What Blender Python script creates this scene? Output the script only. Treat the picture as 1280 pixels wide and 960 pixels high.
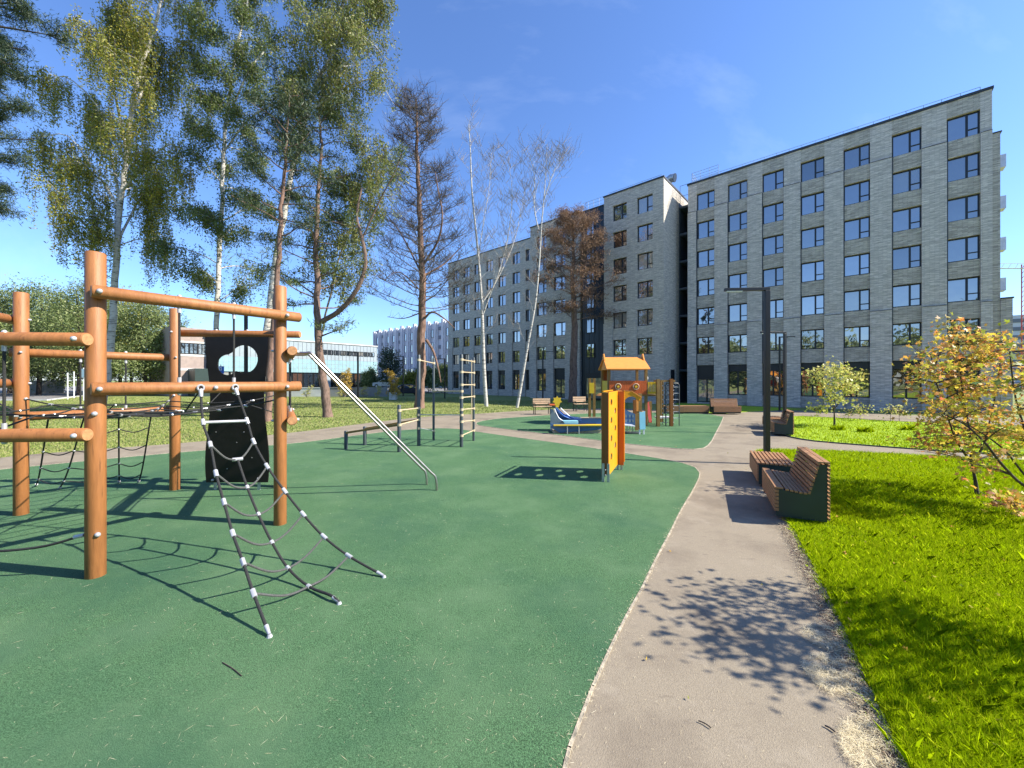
import bpy, math, random
import numpy as np
from mathutils import Vector, Matrix
R = math.radians
sc = bpy.context.scene
for o in list(bpy.data.objects): bpy.data.objects.remove(o)
FP, HC, HOR = 485.0, 2.0, 475.0
# ------------------------------------------------ camera
cam = bpy.data.cameras.new('camera'); co = bpy.data.objects.new('camera', cam)
sc.collection.objects.link(co); sc.camera = co
co.location = (0, 0, HC); co.rotation_euler = (R(90), 0, 0)
cam.sensor_fit = 'HORIZONTAL'; cam.sensor_width = 36; cam.lens = 36*FP/1280
cam.shift_y = -5/1280; cam.clip_start = 0.05; cam.clip_end = 3000
sc.render.resolution_x = 1024; sc.render.resolution_y = 768
# ------------------------------------------------ light
SE, SA = R(39), R(9)
w = bpy.data.worlds.new('World'); sc.world = w; w.use_nodes = True
nt = w.node_tree; bg = nt.nodes['Background']
sky = nt.nodes.new('ShaderNodeTexSky'); sky.sky_type = 'NISHITA'; sky.sun_disc = False
sky.sun_elevation = SE; sky.sun_rotation = R(99); sky.air_density = 1.0; sky.dust_density = 0.25; sky.ozone_density = 5.5
tint = nt.nodes.new('ShaderNodeMix'); tint.data_type = 'RGBA'; tint.blend_type = 'MULTIPLY'; tint.inputs[0].default_value = 1; tint.inputs[7].default_value = (.96, 1.06, 1.27, 1)
nt.links.new(sky.outputs[0], tint.inputs[6]); 
cg = nt.nodes.new('ShaderNodeTexCoord'); cm_ = nt.nodes.new('ShaderNodeMapping'); cm_.inputs['Rotation'].default_value = (.5, .35, .6); cm_.inputs['Scale'].default_value = (1.2, 5.5, 3.0)
cn = nt.nodes.new('ShaderNodeTexNoise'); cn.inputs['Scale'].default_value = 1.9; cn.inputs['Detail'].default_value = 7; cn.inputs['Roughness'].default_value = .58
cr_ = nt.nodes.new('ShaderNodeMapRange'); cr_.inputs[1].default_value = .56; cr_.inputs[2].default_value = .82; cr_.inputs[4].default_value = .10
cx = nt.nodes.new('ShaderNodeMix'); cx.data_type = 'RGBA'; cx.inputs[7].default_value = (7.5, 8.2, 9.2, 1)
nt.links.new(cg.outputs['Generated'], cm_.inputs[0]); nt.links.new(cm_.outputs[0], cn.inputs['Vector']); nt.links.new(cn.outputs[0], cr_.inputs[0]); nt.links.new(cr_.outputs[0], cx.inputs[0]); nt.links.new(tint.outputs[2], cx.inputs[6])
nt.links.new(cx.outputs[2], bg.inputs[0]); bg.inputs[1].default_value = 0.108
sd = bpy.data.lights.new('sun', 'SUN'); sd.energy = 5.0; sd.angle = R(0.5); sd.color = (1, .93, .80)
so = bpy.data.objects.new('sun', sd); sc.collection.objects.link(so)
tosun = Vector((math.cos(SE)*math.cos(SA), -math.cos(SE)*math.sin(SA), math.sin(SE)))
so.rotation_euler = tosun.to_track_quat('Z', 'Y').to_euler()
sc.view_settings.view_transform = 'Standard'; sc.view_settings.look = 'None'
sc.view_settings.gamma = 1; sc.view_settings.exposure = 1.06
rnd = random.Random(7); nr = np.random.RandomState(5)
def G(x, y, z=0.0):
    "photo pixel -> point on the plane z"
    Y = FP*(HC-z)/(y-HOR); return Vector(((x-640)/FP*Y, Y, z))
def W(x, y, Y): return Vector(((x-640)/FP*Y, Y, HC+(HOR-y)/FP*Y))
# ------------------------------------------------ materials
MATS = {}
def node(nt, t, **k):
    n = nt.nodes.new(t)
    for a, v in k.items(): setattr(n, a, v)
    return n
def mat(name, col, rough=.7, metal=0., noise=0., nscale=8., bump=0., bscale=None, col2=None, spec=.5, stretch=None, transl=0., island=None, detail=6., up=0.):
    m = bpy.data.materials.new(name); m.use_nodes = True; t = m.node_tree
    p = t.nodes['Principled BSDF']; p.inputs['Roughness'].default_value = rough
    p.inputs['Metallic'].default_value = metal; p.inputs['Specular IOR Level'].default_value = spec
    c4 = tuple(col)+(1,); p.inputs['Base Color'].default_value = c4
    tc = node(t, 'ShaderNodeTexCoord'); src = tc.outputs['Object']
    if stretch:
        mp = node(t, 'ShaderNodeMapping'); mp.inputs['Scale'].default_value = stretch
        t.links.new(src, mp.inputs[0]); src = mp.outputs[0]
    colout = None
    if island:
        g = node(t, 'ShaderNodeNewGeometry'); r = node(t, 'ShaderNodeValToRGB')
        r.color_ramp.elements[0].color = tuple(island[0])+(1,); r.color_ramp.elements[1].color = tuple(island[-1])+(1,)
        for i, c in enumerate(island[1:-1]):
            e = r.color_ramp.elements.new((i+1)/(len(island)-1)); e.color = tuple(c)+(1,)
        t.links.new(g.outputs['Random Per Island'], r.inputs[0]); colout = r.outputs[0]
    elif noise > 0 or col2:
        n = node(t, 'ShaderNodeTexNoise'); n.inputs['Scale'].default_value = nscale; n.inputs['Detail'].default_value = detail
        t.links.new(src, n.inputs['Vector'])
        r = node(t, 'ShaderNodeValToRGB')
        a = col2 if col2 else tuple(c*(1-noise) for c in col); b = col if col2 else tuple(min(1, c*(1+noise)) for c in col)
        r.color_ramp.elements[0].position = .32; r.color_ramp.elements[1].position = .68
        r.color_ramp.elements[0].color = tuple(a)+(1,); r.color_ramp.elements[1].color = tuple(b)+(1,)
        t.links.new(n.outputs[0], r.inputs[0]); colout = r.outputs[0]
    if colout: t.links.new(colout, p.inputs['Base Color'])
    if bump:
        n2 = node(t, 'ShaderNodeTexNoise'); n2.inputs['Scale'].default_value = bscale or nscale*3; n2.inputs['Detail'].default_value = 5
        t.links.new(src, n2.inputs['Vector']); b = node(t, 'ShaderNodeBump'); b.inputs['Strength'].default_value = bump; b.inputs['Distance'].default_value = .02
        t.links.new(n2.outputs[0], b.inputs['Height']); t.links.new(b.outputs[0], p.inputs['Normal'])
    if up:
        ge = node(t, 'ShaderNodeNewGeometry'); va = node(t, 'ShaderNodeVectorMath', operation='ADD'); va.inputs[1].default_value = (0, 0, up); vn_ = node(t, 'ShaderNodeVectorMath', operation='NORMALIZE')
        t.links.new(ge.outputs['Normal'], va.inputs[0]); t.links.new(va.outputs[0], vn_.inputs[0]); t.links.new(vn_.outputs[0], p.inputs['Normal'])
    if transl:
        tr = node(t, 'ShaderNodeBsdfTranslucent'); mx = node(t, 'ShaderNodeMixShader'); mx.inputs[0].default_value = transl
        tr.inputs[0].default_value = c4
        if colout: t.links.new(colout, tr.inputs[0])
        t.links.new(p.outputs[0], mx.inputs[1]); t.links.new(tr.outputs[0], mx.inputs[2])
        t.links.new(mx.outputs[0], t.nodes['Material Output'].inputs[0])
    MATS[name] = m; return m
def mix_layers(m, layers):
    "extra noise layers over the base colour: (colour, scale, lo, hi, strength, stretch)"
    t = m.node_tree; p = t.nodes['Principled BSDF']; tc = node(t, 'ShaderNodeTexCoord')
    for col, scl, lo, hi, st, stre in layers:
        mp = node(t, 'ShaderNodeMapping'); mp.inputs['Scale'].default_value = stre; mp.inputs['Rotation'].default_value = (0, 0, rnd.random())
        t.links.new(tc.outputs['Object'], mp.inputs[0])
        n = node(t, 'ShaderNodeTexNoise'); n.inputs['Scale'].default_value = scl; n.inputs['Detail'].default_value = 8; n.inputs['Roughness'].default_value = .62
        t.links.new(mp.outputs[0], n.inputs['Vector'])
        mr = node(t, 'ShaderNodeMapRange'); mr.inputs[1].default_value = lo; mr.inputs[2].default_value = hi; mr.inputs[4].default_value = st
        t.links.new(n.outputs[0], mr.inputs[0])
        mx = node(t, 'ShaderNodeMix', data_type='RGBA'); t.links.new(mr.outputs[0], mx.inputs[0])
        src = p.inputs['Base Color'].links[0].from_socket if p.inputs['Base Color'].links else None
        if src: t.links.new(src, mx.inputs[6])
        else: mx.inputs[6].default_value = p.inputs['Base Color'].default_value
        mx.inputs[7].default_value = tuple(col)+(1,)
        t.links.new(mx.outputs[2], p.inputs['Base Color'])
M = MATS
mat('rubber', (.074, .158, .070), .9, noise=.6, nscale=110, bump=.7, bscale=220, spec=.2)
mix_layers(M['rubber'], [((.12, .212, .105), 1.1, .45, .7, .8, (1, 1, 1)), ((.040, .112, .060), .5, .46, .66, .75, (1, 1, 1)), ((.145, .24, .122), 6, .58, .75, .5, (1, 3, 1)), ((.02, .07, .04), 420, .6, .7, .6, (1, 1, 1)), ((.30, .40, .25), 240, .62, .70, .75, (1, 1, 1))])
mat('asphalt', (.265, .222, .162), .88, noise=.12, nscale=120, bump=.35, bscale=160, spec=.25)
mix_layers(M['asphalt'], [((.15, .12, .09), .8, .47, .68, .8, (1, 1, 1)), ((.35, .30, .23), 2.2, .56, .72, .55, (1, 1, 1)), ((.145, .118, .092), 5, .58, .72, .5, (1, 4, 1)), ((.48, .44, .38), 60, .66, .72, .5, (1, 1, 1)), ((.11, .1, .1), 300, .6, .68, .45, (1, 1, 1))])
mat('edge', (.36, .31, .23), .9, noise=.5, nscale=14, bump=.6, bscale=60)
mat('soil', (.27, .40, .006), .95, noise=.4, nscale=30, bump=.6, bscale=90)
mat('lawn_mown', (.19, .235, .055), .95, noise=.25, nscale=40, bump=.8, bscale=60)
mix_layers(M['lawn_mown'], [((.30, .29, .115), 1.3, .48, .68, .75, (1, 1, 1)), ((.11, .17, .03), .8, .52, .7, .6, (1, 1, 1)), ((.34, .32, .15), 9, .56, .7, .5, (1, 1, 1))])
mat('lot', (.2, .19, .18), .9, noise=.2, nscale=3)
mat('grass_right', (.13, .27, .012), .9, transl=.3, spec=.0, up=2.6, island=[(.25, .40, .003), (.36, .52, .004), (.52, .67, .006), (.33, .50, .004), (.64, .72, .03)])
mat('grass_mown', (.2, .25, .05), .7, transl=.3, up=1.2, island=[(.12, .2, .03), (.2, .27, .045), (.3, .32, .09), (.38, .36, .16)])
mat('straw', (.55, .47, .27), .8, transl=.2, up=1.5, island=[(.80, .70, .46), (.66, .56, .34), (.88, .80, .58), (.52, .43, .26)])
mat('mulch', (.13, .08, .06), .9, island=[(.10, .05, .04), (.2, .12, .09), (.33, .25, .17), (.07, .04, .03)])
mat('log', (.32, .13, .042), .55, noise=.16, nscale=3, stretch=(9, 9, 1.2), bump=.12, bscale=18, spec=.45)
mix_layers(M['log'], [((.25, .088, .022), 2, .5, .7, .5, (6, 6, .6)), ((.38, .17, .06), 3, .58, .75, .5, (1, 1, 1)), ((.09, .035, .014), 5, .60, .66, .6, (9, 9, .5))])
mat('log_end', (.42, .21, .09), .6, noise=.2, nscale=30, bump=.2)
mat('rope', (.022, .022, .022), .75, noise=.3, nscale=90, bump=.5, bscale=200)
mat('rope_grey', (.08, .082, .078), .75, noise=.3, nscale=90, bump=.5, bscale=200)
mat('alu', (.48, .48, .50), .42, metal=.35, noise=.06, nscale=20)
mat('steel', (.46, .42, .40), .34, metal=1., noise=.08, nscale=9)
mat('black_panel', (.008, .006, .006), .42, noise=.3, nscale=8, spec=.4)
mat('dark_post', (.045, .06, .066), .45, noise=.12, nscale=6)
mat('beige', (.50, .40, .26), .5, noise=.1, nscale=6)
mat('lamp_black', (.012, .013, .015), .4, noise=.1, nscale=5)
mat('bench_wood', (.34, .175, .08), .55, noise=.22, nscale=4, stretch=(3, 3, 12), bump=.15, bscale=20)
mat('bench_wood_pale', (.60, .42, .26), .6, noise=.15, nscale=4)
mat('bench_green', (.022, .042, .04), .45, noise=.12, nscale=4)
mat('orange_wood', (.78, .30, .03), .5, noise=.1, nscale=4)
mat('yellow_ply', (.74, .29, .006), .42, noise=.06, nscale=3)
mat('orange_ply', (.46, .11, .015), .45, noise=.1, nscale=3, stretch=(14, 14, .6))
mat('brown_ply', (.22, .075, .01), .5, noise=.12, nscale=3, stretch=(14, 14, .6))
mat('red_ply', (.56, .11, .02), .5, noise=.12, nscale=3)
mat('yellow_toy', (.72, .50, .03), .45, noise=.06, nscale=3)
mat('roof_orange', (.72, .27, .045), .5, noise=.06, nscale=5)
mat('post_wood', (.24, .14, .035), .6, noise=.2, nscale=5)
mat('toy_blue', (.06, .13, .26), .4, noise=.1, nscale=3)
mat('toy_slide', (.05, .14, .40), .3, noise=.08, nscale=3)
mat('toy_greyblue', (.15, .22, .25), .45, noise=.1, nscale=3)
mat('toy_cyan', (.30, .66, .80), .35, noise=.05, nscale=3)
mat('toy_white', (.72, .73, .75), .4, noise=.05, nscale=3)
mat('sand', (.50, .40, .25), .95, noise=.2, nscale=30, bump=.5)
mat('frame_dark', (.012, .014, .018), .4, noise=.1, nscale=4)
mat('glass', (.02, .03, .04), .03)
mat('clad_dark', (.013, .024, .038), .32, noise=.12, nscale=.6)
mat('clad_mid', (.075, .095, .12), .4, noise=.12, nscale=.6)
mat('roof_metal', (.03, .035, .045), .5, noise=.1, nscale=3)
mat('galv', (.5, .52, .54), .35, metal=.6, noise=.1, nscale=4)
mat('pale_panel', (.30, .36, .40), .45, noise=.08, nscale=.8)
mat('teal_panel', (.26, .42, .47), .3, noise=.1, nscale=1.2)
mat('brown_panel', (.33, .26, .23), .7, noise=.1, nscale=3)
mat('white_conc', (.62, .62, .60), .8, noise=.1, nscale=1.5)
mat('grey_conc', (.26, .27, .27), .8, noise=.15, nscale=1.5)
mat('white_far', (.55, .55, .58), .8, noise=.06, nscale=.5)
mat('grey_far', (.17, .18, .21), .8, noise=.06, nscale=.5)
mat('red_paint', (.45, .05, .04), .5)
mat('blue_sign', (.02, .12, .55), .4)
mat('pale_sign', (.45, .62, .72), .5)
mat('car_dark', (.02, .03, .05), .2, metal=.2)
mat('car_white', (.65, .66, .68), .2)
mat('tyre', (.015, .015, .015), .8)
mat('bark_birch', (.50, .48, .44), .8, noise=.1, nscale=5, bump=.3)
mix_layers(M['bark_birch'], [((.04, .035, .03), 1.6, .56, .62, .95, (1.2, 1.2, 7)), ((.35, .3, .26), 3, .5, .7, .6, (1, 1, 2))])
mat('bark_thin', (.27, .235, .205), .8, noise=.3, nscale=6)
mat('bark_dark', (.055, .042, .035), .9, noise=.4, nscale=5, bump=.6, bscale=20)
mat('bark_pine', (.16, .105, .08), .9, noise=.45, nscale=3, stretch=(4, 4, 1.2), bump=1., bscale=9)
mat('bark_red', (.19, .115, .085), .9, noise=.4, nscale=3, stretch=(3, 3, 1), bump=.8, bscale=9)
mat('twig_grey', (.10, .083, .068), .9, noise=.3, nscale=3)
mat('leaf_birchA', (0, 0, 0), .55, transl=.35, island=[(.12, .155, .025), (.20, .235, .035), (.36, .33, .04), (.16, .20, .03), (.44, .34, .04)])
mat('leaf_birchB', (0, 0, 0), .55, transl=.3, island=[(.06, .095, .022), (.09, .135, .03), (.16, .205, .045), (.08, .125, .028), (.24, .25, .06)])
mat('leaf_birchC', (0, 0, 0), .55, transl=.35, island=[(.10, .14, .03), (.18, .22, .05), (.27, .28, .08), (.13, .17, .04), (.36, .31, .08)])
mat('needle_green', (0, 0, 0), .6, transl=.25, island=[(.05, .085, .022), (.09, .13, .03), (.14, .17, .04)])
mat('needle_dark', (0, 0, 0), .6, transl=.1, island=[(.018, .035, .015), (.03, .055, .02), (.045, .075, .025)])
mat('needle_brown', (0, 0, 0), .8, transl=.3, island=[(.24, .14, .085), (.18, .11, .07), (.32, .20, .12), (.14, .095, .07)])
mat('leaf_wood', (0, 0, 0), .6, transl=.25, island=[(.08, .12, .03), (.14, .19, .05), (.24, .28, .10), (.10, .15, .04), (.34, .36, .16)])
mat('leaf_autumn', (0, 0, 0), .5, transl=.45, island=[(.72, .50, .05), (.66, .24, .08), (.25, .34, .04), (.80, .60, .06), (.60, .18, .09), (.36, .42, .05), (.76, .34, .14), (.50, .52, .06), (.78, .62, .10), (.20, .27, .04)])
mat('leaf_lime', (0, 0, 0), .5, transl=.4, island=[(.42, .46, .09), (.62, .60, .16), (.70, .62, .22), (.34, .40, .07), (.60, .42, .12)])
mat('leaf_gold', (0, 0, 0), .5, transl=.4, island=[(.50, .30, .04), (.42, .32, .06), (.60, .38, .06)])
mat('leaf_hidden', (0, 0, 0), .5, transl=.3, island=[(.12, .2, .03), (.2, .25, .04), (.3, .26, .04)])
# window glass: dark coated glass that mirrors its surroundings
t = M['glass'].node_tree; p = t.nodes['Principled BSDF']; p.inputs['Base Color'].default_value = (.02, .027, .035, 1)
gl = node(t, 'ShaderNodeBsdfGlossy'); gl.inputs['Color'].default_value = (.74, .72, .70, 1); gl.inputs['Roughness'].default_value = .015
mx = node(t, 'ShaderNodeMixShader'); fr = node(t, 'ShaderNodeFresnel'); fr.inputs[0].default_value = 1.7
ad = node(t, 'ShaderNodeMath', operation='ADD'); ad.inputs[1].default_value = .42; t.links.new(fr.outputs[0], ad.inputs[0]); t.links.new(ad.outputs[0], mx.inputs[0])
t.links.new(p.outputs[0], mx.inputs[1]); t.links.new(gl.outputs[0], mx.inputs[2]); t.links.new(mx.outputs[0], t.nodes['Material Output'].inputs[0])
nn = node(t, 'ShaderNodeTexNoise'); nn.inputs['Scale'].default_value = .9; bb = node(t, 'ShaderNodeBump'); bb.inputs['Strength'].default_value = .12; bb.inputs['Distance'].default_value = .06
oi_ = node(t, 'ShaderNodeObjectInfo'); rp_ = node(t, 'ShaderNodeValToRGB')
rp_.color_ramp.interpolation = 'CONSTANT'
for e_, (ps, cl) in enumerate(((0, (.02, .027, .035)), (.35, (.05, .055, .06)), (.6, (.16, .16, .15)), (.72, (.03, .035, .04)), (.86, (.30, .29, .26)), (.93, (.10, .05, .03)))):
    el_ = rp_.color_ramp.elements[e_] if e_ < 2 else rp_.color_ramp.elements.new(ps)
    el_.position = ps; el_.color = cl+(1,)
t.links.new(oi_.outputs['Random'], rp_.inputs[0]); t.links.new(rp_.outputs[0], p.inputs['Base Color'])
m2_ = node(t, 'ShaderNodeMath', operation='MULTIPLY_ADD'); m2_.inputs[1].default_value = -.26; m2_.inputs[2].default_value = .50; t.links.new(oi_.outputs['Random'], m2_.inputs[0]); t.links.new(m2_.outputs[0], ad.inputs[1])
tcc = node(t, 'ShaderNodeNewGeometry'); t.links.new(tcc.outputs['Position'], nn.inputs['Vector']); t.links.new(nn.outputs[0], bb.inputs['Height']); t.links.new(bb.outputs[0], gl.inputs['Normal'])
# brick
def brickmat(name, c1, c2, mort, bw=.42, bh=.062):
    m = bpy.data.materials.new(name); m.use_nodes = True; t = m.node_tree; p = t.nodes['Principled BSDF']; p.inputs['Roughness'].default_value = .85
    tc = node(t, 'ShaderNodeTexCoord'); sp = node(t, 'ShaderNodeSeparateXYZ'); t.links.new(tc.outputs['Object'], sp.inputs[0])
    a = node(t, 'ShaderNodeMath', operation='ADD'); t.links.new(sp.outputs[0], a.inputs[0]); t.links.new(sp.outputs[1], a.inputs[1])
    cb = node(t, 'ShaderNodeCombineXYZ'); t.links.new(a.outputs[0], cb.inputs[0]); t.links.new(sp.outputs[2], cb.inputs[1])
    b = node(t, 'ShaderNodeTexBrick'); b.inputs['Scale'].default_value = 1; b.inputs['Brick Width'].default_value = bw; b.inputs['Row Height'].default_value = bh
    b.inputs['Mortar Size'].default_value = .006; b.inputs['Color1'].default_value = tuple(c1)+(1,); b.inputs['Color2'].default_value = tuple(c2)+(1,); b.inputs['Mortar'].default_value = tuple(mort)+(1,)
    b.inputs['Bias'].default_value = 0.; t.links.new(cb.outputs[0], b.inputs['Vector'])
    mp = node(t, 'ShaderNodeMapping'); mp.inputs['Scale'].default_value = (1.5, 10, 1); t.links.new(cb.outputs[0], mp.inputs[0])
    n = node(t, 'ShaderNodeTexNoise'); n.inputs['Scale'].default_value = 1.6; n.inputs['Detail'].default_value = 6; n.inputs['Roughness'].default_value = .7; t.links.new(mp.outputs[0], n.inputs['Vector'])
    mr = node(t, 'ShaderNodeMapRange'); mr.inputs[1].default_value = .3; mr.inputs[2].default_value = .7; mr.inputs[3].default_value = .62; mr.inputs[4].default_value = 1.42; t.links.new(n.outputs[0], mr.inputs[0])
    mu = node(t, 'ShaderNodeMix', data_type='RGBA', blend_type='MULTIPLY'); mu.inputs[0].default_value = 1; t.links.new(b.outputs[0], mu.inputs[6]); t.links.new(mr.outputs[0], mu.inputs[7])
    t.links.new(mu.outputs[2], p.inputs['Base Color'])
    bp = node(t, 'ShaderNodeBump'); bp.inputs['Strength'].default_value = .6; bp.inputs['Distance'].default_value = .02; t.links.new(b.outputs[0], bp.inputs['Height']); t.links.new(bp.outputs[0], p.inputs['Normal'])
    M[name] = m
brickmat('brick', (.62, .55, .465), (.38, .335, .29), (.2, .185, .17)); brickmat('brick_pier', (.70, .625, .56), (.47, .425, .385), (.32, .29, .26))
brickmat('brick_pale', (.62, .56, .48), (.43, .39, .345), (.28, .26, .25))
# ------------------------------------------------ mesh helpers
ROOTM = {}
class MB:
    def __init__(s): s.v = []; s.f = []; s.mi = []; s.cm = 0
    def add(s, vs, fs):
        b = len(s.v); s.v += [tuple(v) for v in vs]; s.f += [tuple(b+i for i in f) for f in fs]; s.mi += [s.cm]*len(fs); return s
    def box(s, x0, x1, y0, y1, z0, z1):
        v = [(x, y, z) for z in (z0, z1) for y in (y0, y1) for x in (x0, x1)]
        return s.add(v, [(0, 2, 3, 1), (4, 5, 7, 6), (0, 1, 5, 4), (2, 6, 7, 3), (0, 4, 6, 2), (1, 3, 7, 5)])
    def beam(s, p, q, w_, h, up=(0, 0, 1)):
        "rectangular bar from p to q, w_ wide and h tall (along up)"
        p, q = Vector(p), Vector(q); d = (q-p).normalized(); u = Vector(up); sx = d.cross(u)
        if sx.length < 1e-4: sx = d.cross(Vector((0, 1, 0)))
        sx.normalize(); u = sx.cross(d).normalized(); sx *= w_/2; u = u*h/2
        v = [e+a*sx+b*u for e in (p, q) for a, b in ((-1, -1), (1, -1), (1, 1), (-1, 1))]
        return s.add(v, [(3, 2, 1, 0), (4, 5, 6, 7), (0, 1, 5, 4), (1, 2, 6, 5), (2, 3, 7, 6), (3, 0, 4, 7)])
    def tube(s, pts, rad, n=8, caps=True):
        pts = [Vector(p) for p in pts]
        if not hasattr(rad, '__len__'): rad = [rad]*len(pts)
        vs = []; up = None
        for i, p in enumerate(pts):
            d = (pts[min(i+1, len(pts)-1)]-pts[max(i-1, 0)])
            d = d.normalized() if d.length > 1e-9 else Vector((0, 0, 1))
            if up is None: up = d.orthogonal().normalized()
            else:
                up = up-d*up.dot(d); up = up.normalized() if up.length > 1e-6 else d.orthogonal().normalized()
            sd_ = d.cross(up)
            for k in range(n):
                a = 2*math.pi*k/n; vs.append(p+(up*math.cos(a)+sd_*math.sin(a))*rad[i])
        fs = []
        for i in range(len(pts)-1):
            for k in range(n):
                a, b = i*n+k, i*n+(k+1) % n; fs.append((a, b, b+n, a+n))
        if caps: fs.append(tuple(range(n-1, -1, -1))); fs.append(tuple((len(pts)-1)*n+k for k in range(n)))
        return s.add(vs, fs)
    def ball(s, c, r, n=8, m=5, sq=(1, 1, 1)):
        c = Vector(c); vs = [c+Vector((0, 0, -r*sq[2]))]; fs = []
        for i in range(1, m):
            a = math.pi*i/m
            for k in range(n):
                b = 2*math.pi*k/n; vs.append(c+Vector((r*sq[0]*math.sin(a)*math.cos(b), r*sq[1]*math.sin(a)*math.sin(b), -r*sq[2]*math.cos(a))))
        vs.append(c+Vector((0, 0, r*sq[2]))); L = len(vs)-1
        for k in range(n): fs.append((0, 1+(k+1) % n, 1+k)); fs.append((L, 1+(m-2)*n+k, 1+(m-2)*n+(k+1) % n))
        for i in range(m-2):
            for k in range(n):
                a, b = 1+i*n+k, 1+i*n+(k+1) % n; fs.append((a, b, b+n, a+n))
        return s.add(vs, fs)
    def prism(s, poly, o, ax, ay, th):
        "polygon (2D) at origin o with axes ax, ay, extruded by vector th"
        o, ax, ay, th = map(Vector, (o, ax, ay, th)); n = len(poly)
        b = [o+ax*x+ay*y for x, y in poly]
        return s.add(b+[p+th for p in b], [tuple(range(n-1, -1, -1)), tuple(range(n, 2*n))]+[(i, (i+1) % n, (i+1) % n+n, i+n) for i in range(n)])
    def pieces(s):
        "one MB per connected piece"
        par = list(range(len(s.v)))
        def find(a):
            while par[a] != a: par[a] = par[par[a]]; a = par[a]
            return a
        for f in s.f:
            r0 = find(f[0])
            for i in f[1:]: par[find(i)] = r0
        g = {}
        for f in s.f: g.setdefault(find(f[0]), []).append(f)
        out = []
        for fs in g.values():
            ids = sorted({i for f in fs for i in f}); mp = {a: b for b, a in enumerate(ids)}; q = MB(); q.add([s.v[i] for i in ids], [tuple(mp[i] for i in f) for f in fs]); out.append(q)
        return out
    def build_each(s, name, m, parent=None, **k): return [q.build(name, m, parent, **k) for q in s.pieces()]
    def build(s, name, m, parent=None, world=False, smooth=False, bevel=0):
        me = bpy.data.meshes.new(name); V = s.v
        if world and parent is not None:
            inv = ROOTM[parent.name].inverted(); V = [tuple(inv @ Vector(v)) for v in V]
        me.from_pydata(V, [], s.f); ms = m if isinstance(m, (list, tuple)) else [m]
        for a in ms: me.materials.append(M[a])
        if len(ms) > 1: me.polygons.foreach_set('material_index', s.mi)
        if smooth:
            me.polygons.foreach_set('use_smooth', [True]*len(me.polygons))
            try: me.set_sharp_from_angle(angle=R(40))
            except Exception: pass
        o = bpy.data.objects.new(name, me); sc.collection.objects.link(o)
        if parent is not None:
            o.parent = parent; ROOTM[o.name] = ROOTM[parent.name].copy()
        else: ROOTM[o.name] = Matrix.Identity(4)
        if bevel:
            b = o.modifiers.new('bevel', 'BEVEL'); b.width = bevel; b.segments = 2; b.limit_method = 'ANGLE'
        return o
def tag(o, label=None, cat=None, group=None, kind=None):
    if label: o['label'] = label
    if cat: o['category'] = cat
    if group: o['group'] = group
    if kind: o['kind'] = kind
    return o
def thing(name, label, cat, loc=(0, 0, 0), rz=0, group=None):
    o = bpy.data.objects.new(name, None); sc.collection.objects.link(o)
    o.location = loc; o.rotation_euler = (0, 0, rz); o.empty_display_size = .2
    ROOTM[o.name] = Matrix.Translation(Vector(loc)) @ Matrix.Rotation(rz, 4, 'Z')
    return tag(o, label, cat, group)
def copy_tree(o, loc=None, rz=None, label=None, parent=None, scale=None):
    c = o.copy(); sc.collection.objects.link(c)
    if parent is not None: c.parent = parent
    if loc is not None: c.location = loc
    if rz is not None: c.rotation_euler = (0, 0, rz)
    if scale is not None: c.scale = (scale,)*3 if not hasattr(scale, '__len__') else scale
    if label: c['label'] = label
    for ch in list(o.children): copy_tree(ch, parent=c)
    return c
def quads(name, C, U, Vv, m, parent, tri=False):
    "many small leaf faces: centres C, half axes U and Vv (numpy, world)"
    C = np.asarray(C, float); U = np.asarray(U, float); Vv = np.asarray(Vv, float); N = len(C)
    if parent is not None:
        loc = np.array(ROOTM[parent.name].translation); C = C-loc
    k = 4
    P = np.stack([C-U, C-Vv*.55+U*.1, C+U, C+Vv*.55+U*.1], 1).reshape(-1, 3)
    me = bpy.data.meshes.new(name); me.vertices.add(N*k); me.vertices.foreach_set('co', P.ravel())
    me.loops.add(N*k); me.loops.foreach_set('vertex_index', np.arange(N*k, dtype=np.int32))
    me.polygons.add(N); me.polygons.foreach_set('loop_start', np.arange(0, N*k, k, dtype=np.int32))
    me.update(calc_edges=True); me.validate(); me.materials.append(M[m])
    o = bpy.data.objects.new(name, me); sc.collection.objects.link(o)
    if parent is not None: o.parent = parent
    ROOTM[o.name] = ROOTM[parent.name].copy() if parent is not None else Matrix.Identity(4)
    return o
def rvec(n):
    v = nr.normal(size=(n, 3)); return v/np.linalg.norm(v, axis=1, keepdims=True)
def leaf_quads(name, C, size, m, parent, aspect=.8, flat=0.):
    C = np.asarray(C); n = len(C); U = rvec(n); 
    if flat: U[:, 2] *= (1-flat); U /= np.linalg.norm(U, axis=1, keepdims=True)
    T = rvec(n)
    if flat: T[:, 2] *= (1-flat)
    Vv = np.cross(U, np.cross(U, T)); Vv /= np.linalg.norm(Vv, axis=1, keepdims=True)+1e-9
    s = size*(.6+.8*nr.rand(n, 1))
    return quads(name, C, U*s*.5, Vv*s*aspect*.5, m, parent)
def spline(pts, k=6):
    P = [Vector(p) for p in pts]; 
    if len(P) < 3: return [P[0].lerp(P[1], i/k) for i in range(k+1)]
    P = [P[0]*2-P[1]]+P+[P[-1]*2-P[-2]]; out = []
    for i in range(1, len(P)-2):
        for j in range(k):
            t = j/k; a, b, c, d = P[i-1:i+3]
            out.append(.5*((2*b)+(c-a)*t+(2*a-5*b+4*c-d)*t*t+(3*b-a-3*c+d)*t*t*t))
    out.append(P[-2]); return out
def lerp(a, b, t): return a+(b-a)*t
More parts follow.
